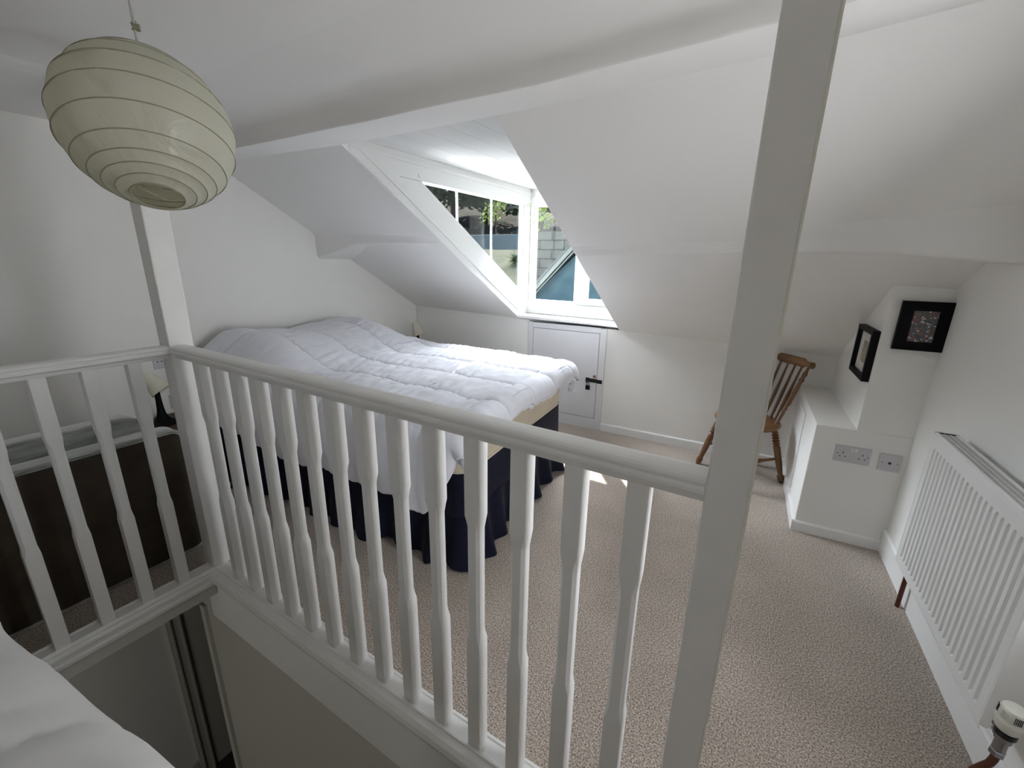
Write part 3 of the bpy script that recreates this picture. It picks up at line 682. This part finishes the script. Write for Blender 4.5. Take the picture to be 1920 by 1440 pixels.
# ================================================================== UPENDED DIVAN BASES behind the left banister
def slab(name, label, x0, x1, y0, y1, z0, z1, r, face_mt, lean):
    t = empty(name, ((x0+x1)/2, (y0+y1)/2, z0), label, 'bed base'); t.rotation_euler = (0, lean, 0)
    cx, cy = (x0+x1)/2, (y0+y1)/2
    def ring(off, x):
        pts = []
        for ax, az, a0 in ((y1-r, z1-r, 0), (y0+r, z1-r, .5*pi), (y0+r, z0+r, pi), (y1-r, z0+r, 1.5*pi)):
            for i in range(9):
                a = a0 + .5*pi*i/8; pts.append((x-cx, ax+(r-off)*cos(a)-cy, az+(r-off)*sin(a)-z0))
        return pts
    bm = BM(); loft(bm, [ring(.02, x0), ring(.004, x0+.012), ring(0, x0+.03), ring(0, x1-.03), ring(.003, x1-.010), ring(.012, x1)]); done('velvet_side', bm, VELVET, t, smooth=True)
    if face_mt:
        bm = BM(); loft(bm, [ring(.013, x1-.001), ring(.016, x1+.003)]); done('underside_cloth', bm, face_mt, t)
    for xx in (x1-.004, x1-.018):
        bm = BM(); R_ = ring(.002, xx); tube(bm, R_+R_[:1], .004, 6); done('piping', bm, VELVET, t, smooth=True)
    return t
slab('divan_base', 'upended divan base with dark brown underside and silver crushed velvet sides, behind short banister', -.420, -.285, -.86, .098, .002, .622, .055, BROWN, radians(-1.5))
slab('velvet_headboard', 'silver crushed velvet padded slab leaning between the divan base and the wall', -.60, -.455, -.93, .025, .002, .672, .075, None, radians(-3))

# ================================================================== CHAIR
ch = empty('spindle_chair', (1.930, 2.435, 0), 'small dark wood spindle-back chair with a round seat against the knee wall', 'chair')
Fd = Vector((-.70, -.714, 0)); Sd = Vector((-.714, .70, 0))     # front direction, far side direction
def cpnt(f, s_, z): return Fd*f + Sd*s_ + Vector((0, 0, z))
bm = BM(); lathe(bm, [(.02, .372), (.172, .374), (.193, .382), (.200, .394), (.195, .404), (.182, .408), (.12, .402), (.0001, .399)], 40); done('seat', bm, WOODS, ch, smooth=True)
LEG = [(0, .013), (.04, .015), (.05, .020), (.10, .020), (.12, .022), (.16, .0145), (.20, .016), (.36, .020), (.52, .0205), (.66, .021), (.68, .0135), (.705, .023), (.73, .0135), (.755, .0235), (.78, .0135), (.805, .0235), (.83, .0135), (.855, .022), (.875, .0135), (.9, .019), (.93, .014), (1, .013)]
feet = {'ff': (.185, .185), 'fn': (.185, -.185), 'bn': (-.185, -.185), 'bf': (-.15, .15)}; tops = {}
for k, (f, s_) in feet.items():
    bm = BM(); p = cpnt(f, s_, 0); q = cpnt(f*.62, s_*.62, .378); tops[k] = (p, q); turned(bm, p, q, LEG, 16); done('leg', bm, WOOD, ch, smooth=True)
ST = [(0, .007), (.15, .009), (.35, .010), (.5, .015), (.65, .010), (.85, .009), (1, .007)]
for a, b, h in (('ff', 'bf', .36), ('fn', 'bn', .36)):
    bm = BM(); turned(bm, tops[a][0].lerp(tops[a][1], h+.08), tops[b][0].lerp(tops[b][1], h+.08), ST, 12); done('stretcher', bm, WOOD, ch, smooth=True)
bm = BM(); turned(bm, (tops['ff'][0].lerp(tops['ff'][1], .44)+tops['bf'][0].lerp(tops['bf'][1], .44))/2, (tops['fn'][0].lerp(tops['fn'][1], .44)+tops['bn'][0].lerp(tops['bn'][1], .44))/2, ST, 12); done('stretcher', bm, WOOD, ch, smooth=True)
def crest(s_): return cpnt(-.255-.03*(1-(s_/.2)**2), s_*.95, .795)
bm = BM(); N = 24; secs = []
for i in range(N+1):
    s_ = lerp(-.168, .155, i/N); c_ = crest(s_); nrm = Fd*-1
    e = 1 if abs(s_) < .15 else 1; hh = .030 if abs(s_) < .11 else .019; tt_ = .012 if abs(s_) < .17 else .015
    secs.append([c_+nrm*tt_*cos(a)+Vector((0, 0, hh*sin(a))) for a in [2*pi*k/12 for k in range(12)]])
loft(bm, secs); done('crest_rail', bm, WOODS, ch, smooth=True)
bm = BM(); c_ = crest(-.168); lathe(bm, [(.012, -.012), (.021, -.008), (.022, .003), (.015, .012)], 18, axisM(c_, c_+Sd)); done('crest_scroll', bm, WOODS, ch, smooth=True)
SP = [(0, .008), (.2, .0095), (.45, .011), (.7, .008), (1, .006)]
BP = [(0, .011), (.10, .013), (.22, .014), (.26, .010), (.29, .015), (.32, .010), (.36, .016), (.55, .015), (.74, .012), (.78, .017), (.82, .011), (.88, .015), (.93, .009), (1, .008)]
for k, (sb, stp) in enumerate(((-.125, -.145), (-.075, -.088), (-.025, -.030), (.025, .028), (.07, .084), (.11, .135))):
    bm = BM(); p = cpnt(-sqrt(max(0, .165**2-sb**2)), sb, .395); q = crest(stp)-Vector((0, 0, .015)); turned(bm, p, q, BP if k in (0, 5) else SP, 12)
    done('back_post' if k in (0, 5) else 'spindle', bm, WOOD, ch, smooth=True)

# ================================================================== RADIATOR
ry0, ry1 = .655, 1.415; rz0, rz1 = .232, .802
ra = math.atan2(WR, 1)
rad = empty('radiator', (2.566, 1.415, 0), 'white ribbed panel radiator on the right wall', 'radiator'); rad.rotation_euler = (0, 0, radians(180)+(-ra) )
# local frame: +Y runs along the wall towards the camera, +X towards the room after rotation
rad.rotation_euler = (0, 0, 0)
def rp(a, d, z): # a: along from far end, d: depth into wall
    y = -a; return (WR*y + d, y, z)
LR = ry1-ry0
bm = BM(); 
nr = 22; prof2 = []
x = .028; step = (LR-.056)/nr
secs = []
ys = [(0, .004)] + [(.006, .0)] + [(.020, 0)]
for i in range(nr):
    a = .028 + step*i; ys += [(a+step*.26, 0), (a+step*.40, .012), (a+step*.64, .012), (a+step*.78, 0)]
ys += [(LR-.020, 0), (LR-.006, 0), (LR, .004)]
def row(z, k): return [rp(a, d*k, z) for a, d in ys]
zz = [(rz0, 0, .006), (rz0+.004, 0, .001), (rz0+.010, 0, 0), (rz0+.040, 0, 0), (rz0+.052, 1, 0), (rz1-.062, 1, 0), (rz1-.050, 0, 0), (rz1-.010, 0, 0), (rz1-.003, 0, .001), (rz1, 0, .006)]
gr = [[bm.verts.new((p[0]+e, p[1], p[2])) for p in row(z, k)] for z, k, e in zz]
for r0, r1 in zip(gr, gr[1:]):
    for i in range(len(r0)-1): bm.faces.new([r0[i], r0[i+1], r1[i+1], r1[i]])
done('front_panel', bm, RADM, rad)
def rb(nm, a0, a1, d0, d1, z0, z1, mt=RADM, bev=.002):
    bm = BM(); hexa(bm, [rp(a0, d0, z0), rp(a1, d0, z0), rp(a1, d1, z0), rp(a0, d1, z0), rp(a0, d0, z1), rp(a1, d0, z1), rp(a1, d1, z1), rp(a0, d1, z1)]); return done(nm, bm, mt, rad, bevel=bev)
rb('back_panel', .004, LR-.004, .010, .022, rz0+.004, rz1-.004); rb('rear_panel', .004, LR-.004, .054, .066, rz0+.004, rz1-.004)
rb('side_panel', -.002, .002, .0, .068, rz0+.012, rz1+.002, bev=.001); rb('side_panel', LR-.002, LR+.002, .0, .068, rz0+.012, rz1+.002, bev=.001)
rb('grille_edge', 0, LR, .002, .012, rz1-.004, rz1+.004, bev=.002); rb('grille_edge', 0, LR, .058, .068, rz1-.004, rz1+.004, bev=.002); rb('grille_end', 0, .006, .002, .068, rz1-.004, rz1+.004, BLMET, .001)
rb('grille_bed', .004, LR-.004, .012, .058, rz1-.012, rz1-.006, DARK, 0)
bm = BM()
for i in range(int(LR/.0085)):
    a = .008+i*.0085
    for d0, d1 in ((.0125, .0255), (.028, .0415), (.044, .0575)):
        hexa(bm, [rp(a, d0, rz1-.008), rp(a+.0045, d0, rz1-.008), rp(a+.0045, d1, rz1-.008), rp(a, d1, rz1-.008), rp(a, d0, rz1+.001), rp(a+.0045, d0, rz1+.001), rp(a+.0045, d1, rz1+.001), rp(a, d1, rz1+.001)])
gs = done('grille_slats', bm, GRILLE, rad); gs['kind'] = 'stuff'
for d in (.0255, .0415): rb('grille_bar', .004, LR-.004, d, d+.0025, rz1-.006, rz1+.002, RADM, 0)
# bracket to the wall
rb('bracket', .10, .13, .066, .098, .35, .7); rb('bracket', LR-.13, LR-.10, .066, .098, .35, .7)
# valve with its pipe
vx, vy = 2.603, .545
vl = empty('radiator_valve', (vx+.003, vy, .033), 'white thermostatic radiator valve head on a chrome body, bottom right corner', 'valve')
CRM = mat('cream valve plastic', (.60, .60, .53), .45)
bm = BM(); lathe(bm, [(.012, .318), (.021, .322), (.026, .332), (.0275, .345), (.0275, .352), (.026, .354), (.0265, .358), (.0255, .378), (.022, .384), (.010, .386)], 28); done('valve_head', bm, CRM, vl, smooth=True)
for k in range(7):
    a = 2*pi*k/7+.2; bm = BM()
    for t in range(-2, 3):
        aa = a+t*.11; c_ = Vector((cos(aa), sin(aa), 0)); s2 = Vector((-sin(aa), cos(aa), 0))
        hexa(bm, [c_*.0255-s2*.0006+Vector((0, 0, .361)), c_*.0272-s2*.0006+Vector((0, 0, .361)), c_*.0272+s2*.0006+Vector((0, 0, .361)), c_*.0255+s2*.0006+Vector((0, 0, .361)),
                  c_*.0245-s2*.0006+Vector((0, 0, .379)), c_*.0265-s2*.0006+Vector((0, 0, .379)), c_*.0265+s2*.0006+Vector((0, 0, .379)), c_*.0245+s2*.0006+Vector((0, 0, .379))])
    done('grip_ribs', bm, DARK if k % 2 else CRM, vl)
bm = BM(); lathe(bm, [(.018, .303), (.020, .305), (.020, .317), (.012, .319)], 20); done('collar', bm, BLMET, vl, smooth=False)
bm = BM(); lathe(bm, [(.009, .255), (.0125, .258), (.0125, .285), (.016, .288), (.016, .303)], 20); done('valve_body', bm, CHROME, vl, smooth=False)
bm = BM(); tube(bm, [(0, 0, .278), (.01, .03, .278), (.012, .065, .272)], .009, 10); lathe(bm, [(.013, 0), (.014, .003), (.014, .016), (.013, .018)], 6, axisM((.005, .022, .278), (.012, .08, .278))); done('tail_piece', bm, CHROME, vl)
bm = BM(); lathe(bm, [(.014, .240), (.015, .243), (.015, .254), (.012, .256)], 6); done('compression_nut', bm, CHROME, vl)
bm = BM(); tube(bm, [(0, 0, .245), (0, 0, .225), (-.003, .001, .205), (-.012, .002, .186), (-.022, .002, .165), (-.025, .002, .13), (-.025, .002, -.033)], .0085, 10); done('pipe', bm, COPPER, vl, smooth=True)
vp = empty('heating_pipe', (2.625, 1.448, 0), 'short dark copper pipe rising from the carpet at the far end of the radiator', 'pipe')
bm = BM(); tube(bm, [(0, 0, 0), (0, 0, .09), (0, -.0, .23)], .0085, 10); done('pipe', bm, COPPER, vp, smooth=True)
bm = BM(); lathe(bm, [(.013, .20), (.014, .203), (.014, .225), (.010, .228)], 8); done('valve_nut', bm, CHROME, vp)
bm = BM(); tube(bm, [(0, 0, .25), (0, -.03, .25), (-.012, -.06, .25)], .009, 10); lathe(bm, [(.012, .228), (.012, .262), (.008, .27)], 12); done('lockshield', bm, CHROME, vp)

# ================================================================== SOCKETS
def onface(x, z, d): # point on the chimney plinth front; d out of the wall
    p = CC(x, YC, z); return Vector(p) + Vector((CW, -1, 0)).normalized()*d
def facebox(x0, x1, z0, z1, d0, d1):
    bm = BM(); hexa(bm, [onface(x0, z0, d1), onface(x1, z0, d1), onface(x1, z0, d0), onface(x0, z0, d0), onface(x0, z1, d1), onface(x1, z1, d1), onface(x1, z1, d0), onface(x0, z1, d0)]); return bm
def reloc(o, par):
    o.parent = par; o.matrix_parent_inverse = Matrix.Translation(par.location).inverted(); return o
ds = empty('double_socket', onface(2.423, .488, 0), 'white double wall socket on the chimney plinth', 'socket')
sx0 = 2.3499; sz1 = .5307; sz0 = sz1-.086
reloc(done('faceplate', facebox(sx0, sx0+.146, sz0, sz1, 0, .009), SOCK, bevel=.002), ds)
for sx in (sx0+.062, sx0+.077): reloc(done('switch', facebox(sx, sx+.0125, sz1-.026, sz1-.006, .009, .0125), mat('switch plastic', (.7, .69, .7), .35), bevel=.001), ds)
def pins(x, z, par):
    for dx, dz, w_, h_ in ((0, .012, .004, .009), (-.0115, -.008, .007, .0042), (.0115, -.008, .007, .0042)):
        reloc(done('pin_slot', facebox(x+dx-w_/2, x+dx+w_/2, z+dz-h_/2, z+dz+h_/2, .0085, .0094), DARK), par)
pins(sx0+.034, sz0+.038, ds); pins(sx0+.113, sz0+.038, ds)
for x in (sx0+.012, sx0+.134): reloc(done('screw', facebox(x-.0022, x+.0022, sz0+.041, sz0+.0455, .0088, .0097), BLMET), ds)
ss = empty('outlet_plate', onface(2.575, .49, 0), 'white square cable outlet plate with one centre hole, right of the double socket', 'outlet')
px0 = 2.529; pz1 = .522; pz0 = pz1-.086
reloc(done('faceplate', facebox(px0, px0+.086, pz0, pz1, 0, .008), SOCK, bevel=.002), ss)
bm = BM(); lathe(bm, [(.0065, 0), (.0065, .0006)], 16, axisM(onface(px0+.043, pz0+.043, .0081), onface(px0+.043, pz0+.043, 1))); reloc(done('cable_hole', bm, DARK), ss)
for x in (px0+.013, px0+.073): reloc(done('screw', facebox(x-.002, x+.002, pz0+.041, pz0+.0455, .0078, .0087), BLMET), ss)
sl = empty('wall_socket', (XL, .36, .78), 'white switched wall socket on the left wall above the bedside lamp', 'socket')
bm = BM(); box(bm, (0, -.043, -.043), (.009, .043, .043)); done('faceplate', bm, SOCK, sl, bevel=.002)
bm = BM(); box(bm, (.009, .008, .0), (.012, .022, .025)); done('switch', bm, mat('switch plastic', (.7, .69, .7), .35), sl, bevel=.001)
for dy, dz in ((-.012, .018), (-.022, .0), (-.002, .0)):
    bm = BM(); box(bm, (.0088, dy-.003, dz-.004), (.0094, dy+.003, dz+.004)); done('pin_slot', bm, DARK, sl)
s2 = empty('wall_socket', (XL, .40, .52), 'white wall socket low on the left wall behind the lamp stem', 'socket')
bm = BM(); box(bm, (0, -.043, -.043), (.009, .043, .043)); done('faceplate', bm, SOCK, s2, bevel=.002)
for dy, dz in ((0, .014), (-.012, -.008), (.012, -.008)):
    bm = BM(); box(bm, (.0088, dy-.003, dz-.004), (.0094, dy+.003, dz+.004)); done('pin_slot', bm, DARK, s2)

# ================================================================== PICTURES
def print_mat():
    mt = bpy.data.materials.new('patterned print'); mt.use_nodes = True
    n = mt.node_tree.nodes; l = mt.node_tree.links; p = n['Principled BSDF']; p.inputs['Roughness'].default_value = .25
    tc = n.new('ShaderNodeTexCoord'); v = n.new('ShaderNodeTexVoronoi'); v.inputs['Scale'].default_value = 150; v.inputs['Randomness'].default_value = .9
    mp = n.new('ShaderNodeMapping'); mp.inputs['Scale'].default_value = (1, 1, 1.3); l.new(tc.outputs['Object'], mp.inputs[0]); l.new(mp.outputs[0], v.inputs[0])
    r = n.new('ShaderNodeValToRGB'); r.color_ramp.interpolation = 'CONSTANT'; e = r.color_ramp.elements
    e[0].position = 0; e[0].color = (.12, .11, .12, 1); e[1].position = .35; e[1].color = (.055, .09, .12, 1)
    for pos, col in ((.5, (.30, .10, .08)), (.62, (.15, .14, .145)), (.74, (.09, .13, .10)), (.82, (.55, .55, .55)), (.90, (.16, .13, .15))):
        q = e.new(pos); q.color = (*col, 1)
    sp = n.new('ShaderNodeSeparateColor'); l.new(v.outputs['Color'], sp.inputs[0]); l.new(sp.outputs[0], r.inputs[0]); l.new(r.outputs[0], p.inputs['Base Color']); return mt
p1 = empty('picture_frame', onface(2.55, 1.147, 0), 'square black frame with a small dark patterned print, on the front of the chimney breast', 'picture')
fx0, fx1, fz0, fz1 = 2.462, 2.638, 1.038, 1.256; ix0, ix1, iz0, iz1 = 2.507, 2.5955, 1.078, 1.215
def fb(a, b, c_, d, e, f, mt, nm, par, bev=0): return reloc(done(nm, facebox(a, b, c_, d, e, f), mt, bevel=bev), par)
for a in ((fx0, ix0, fz0, fz1), (ix1, fx1, fz0, fz1), (ix0, ix1, fz0, iz0), (ix0, ix1, iz1, fz1)): fb(*a, 0, .020, BLACK, 'frame', p1)
fb(ix0, ix1, iz0, iz1, 0, .014, print_mat(), 'print', p1)
# picture on the side of the breast
def onside(y, z, d):
    p = Vector(CC(XU, y, z)); return p + Vector((-1, -CW*0+WR, 0)).normalized()*d
def sidebox(y0, y1, z0, z1, d0, d1):
    bm = BM(); hexa(bm, [onside(y0, z0, d1), onside(y1, z0, d1), onside(y1, z0, d0), onside(y0, z0, d0), onside(y0, z1, d1), onside(y1, z1, d1), onside(y1, z1, d0), onside(y0, z1, d0)]); return bm
p2_ = empty('picture_frame', onside(2.04, .98, 0), 'narrow-seen black box frame with white mount on the side of the chimney breast', 'picture')
y0, y1, z0, z1 = 1.885, 2.19, .862, 1.108; bw_ = .022
def sb(a, mt, nm, d0=0, d1=.030, bev=0): return reloc(done(nm, sidebox(*a, d0, d1), mt, bevel=bev), p2_)
for a in ((y0, y0+bw_, z0, z1), (y1-bw_, y1, z0, z1), (y0+bw_, y1-bw_, z0, z0+bw_), (y0+bw_, y1-bw_, z1-bw_, z1)): sb(a, BLACK, 'frame')
sb((y0+bw_, y1-bw_, z0+bw_, z1-bw_), mat('white mount card', (.68, .66, .64), .8), 'mount', 0, .010)
PG = mat('muted landscape print', (.16, .17, .15), .5, col2=(.45, .42, .22), nscale=18)
sb((y0+.10, y1-.10, z0+.070, z1-.070), PG, 'print', .010, .0115)

# ================================================================== LAMPS AND BEDSIDE TABLES
def bedside(x, y, zt, label, rz=0):
    t = empty('bedside_table', (x, y, 0), label, 'table', rz=rz)
    bm = BM(); box(bm, (-.16, -.16, zt-.02), (.16, .16, zt)); done('table_top', bm, TABLE, t, bevel=.004)
    bm = BM(); box(bm, (-.145, -.145, zt-.14), (.145, .145, zt-.021)); done('drawer_case', bm, TABLE, t, bevel=.002)
    bm = BM(); box(bm, (.145, -.125, zt-.128), (.153, .125, zt-.034)); d = done('drawer', bm, TABLE, t, bevel=.002)
    bm = BM(); lathe(bm, [(.008, 0), (.011, .01), (.006, .016)], 12, axisM((.153, 0, zt-.08), (1, 0, zt-.08))); done('knob', bm, TABLE, d)
    for sx in (-1, 1):
        for sy in (-1, 1): bm = BM(); turned(bm, (sx*.13, sy*.13, 0), (sx*.13, sy*.13, zt-.14), [(0, .010), (1, .015)], 10); done('leg', bm, TABLE, t)
    return t
def lamp(x, y, z0, label, tip, hs=1.0):
    t = empty('table_lamp', (x, y, z0), label, 'lamp')
    prof = [(.074, 0), (.076, .004), (.066, .010), (.047, .018), (.031, .035), (.022, .06), (.0175, .09), (.0145, .14), (.0125, .17*hs), (.008, .175*hs)]
    bm = BM(); lathe(bm, prof, 28); done('base', bm, BLACK, t, smooth=True)
    top = Vector((0, 0, .178*hs)); ax = Vector(tip).normalized()   # shade axis points to the narrow end
    c0 = top - ax*.045; M = axisM(c0, c0+ax)
    bm = BM(); lathe(bm, [(.058, 0), (.0565, 0), (.0265, .125), (.028, .1255), (.058, 0)][:4] , 36, M, caps=False)
    o = done('shade', bm, SHADE, t, smooth=True); s = o.modifiers.new('s', 'SOLIDIFY'); s.thickness = .0015
    bm = BM(); tube(bm, [tuple(top-Vector((0, 0, .01))), tuple(top+ax*.03)], .011, 10); done('bulb_holder', bm, SHADE, t)
    return t
bedside(-.80, 2.36, .497, 'small red-brown bedside table in the far corner beyond the bed')
lamp(-.925, 2.34, .4975, 'black flared table lamp with cream shade in the far corner beyond the bed', (-.36, -.05, .93), 1.3)
bedside(-.955, .26, .455, 'small red-brown bedside table between the left newel post and the wall')
lamp(-.955, .245, .4555, 'black flared table lamp with tilted cream shade, left of the near newel post', (-.45, -.42, .80), 1.3)

# ================================================================== PAPER LANTERN
lc = Vector((.6778, -.1986, 1.6761)); a = .1685
lan = empty('paper_lantern', tuple(lc), 'round off-white paper lantern hanging from the ceiling at top left', 'lamp')
LAX = Vector((-.3335, .1867, .924)).normalized()
lan.rotation_mode = 'XYZ'; lan.rotation_euler = LAX.to_track_quat('Z', 'Y').to_euler()
th0, th1 = radians(-77), radians(76); NR = 9
ring_t = [radians(q) for q in (-73, -64.5, -56, -47, -35, -17, 2, 20, 36, 50, 63, 74)]; NR = 11; th0, th1 = ring_t[0], ring_t[-1]
bm = BM(); prof = []
for k in range(NR):
    for i in range(8):
        f = i/8; t = lerp(ring_t[k], ring_t[k+1], f); rr = a*(1-.010*sin(pi*f)**1)
        prof.append((rr*cos(t), rr*sin(t)*.98))
prof.append((a*cos(th1), a*sin(th1)*.98))
secs = []
n = 96
for r, z in prof:
    s_ = []
    for i in range(n):
        an = 2*pi*i/n; wv = noise.noise(Vector((cos(an)*3, sin(an)*3, z*22)))*.0022 + noise.noise(Vector((cos(an)*9, sin(an)*9, z*30)))*.0012
        s_.append(((r+wv)*cos(an), (r+wv)*sin(an), z + .004*sin(an+.6)))
    secs.append(s_)
loft(bm, secs, caps=False); done('paper_shade', bm, PAPER, lan, smooth=True)
for k, t in enumerate(ring_t):
    bm = BM(); r = a*cos(t)*1.003; z = a*sin(t)*.98
    tube(bm, [(r*cos(2*pi*i/64), r*sin(2*pi*i/64), z+.004*sin(2*pi*i/64+.6)) for i in range(65)], .0013 if k else .0018, 6); done('wire_ring', bm, WIRE, lan, smooth=True)
zb = a*sin(th0)*.98; rb_ = a*cos(th0)
bm = BM(); tube(bm, [(-rb_, 0, zb), (-rb_*.3, -.004, zb-.006), (rb_*.6, rb_*.75, zb)], .0011, 6); tube(bm, [(-rb_*.9, rb_*.4, zb), (-rb_*.9, rb_*.4, zb+.10), (-.01, 0, zb+.28)], .0011, 6); done('wire_frame', bm, WIRE, lan)
bm = BM(); lathe(bm, [(.014, .08), (.015, .085), (.015, .125), (.010, .14), (.004, .16)], 16); done('lamp_holder', bm, mat('white plastic', (.7, .7, .68), .4), lan)
bm = BM(); lathe(bm, [(.001, .01), (.018, .018), (.026, .035), (.024, .055), (.013, .08)], 16); done('bulb', bm, mat('pearl bulb', (.8, .8, .78), .3), lan, smooth=True)
from mathutils import Euler
Rm = Euler(lan.rotation_euler).to_matrix()
inv = Rm.inverted()
top = lc + Rm @ Vector((0, 0, a*.955))
ceilp = Vector((top.x+.004, top.y-.002, 2.034))
bm = BM(); tube(bm, [inv @ (p-lc) for p in (top, top.lerp(ceilp, .5)+Vector((.0015, 0, 0)), ceilp)], .0028, 8); done('cord', bm, CORD, lan, smooth=True)
kz = inv @ (top.lerp(ceilp, .36) - lc)
bm = BM(); box(bm, (kz.x-.011, kz.y-.004, kz.z-.007), (kz.x+.003, kz.y+.006, kz.z+.006)); o = done('cord_grip', bm, KNOT, lan, bevel=.002)
bm = BM(); tube(bm, [kz+Vector((.004*cos(t*1.3), .004*sin(t*1.3), .003*t-.008)) for t in range(8)], .0026, 6); done('cord_knot', bm, KNOT, lan)
bm = BM(); lathe(bm, [(.030, -.012), (.038, -.008), (.040, 0)], 24, Matrix.Translation(inv @ (ceilp-lc)) @ inv.to_4x4()); done('ceiling_rose', bm, SOCK, lan)
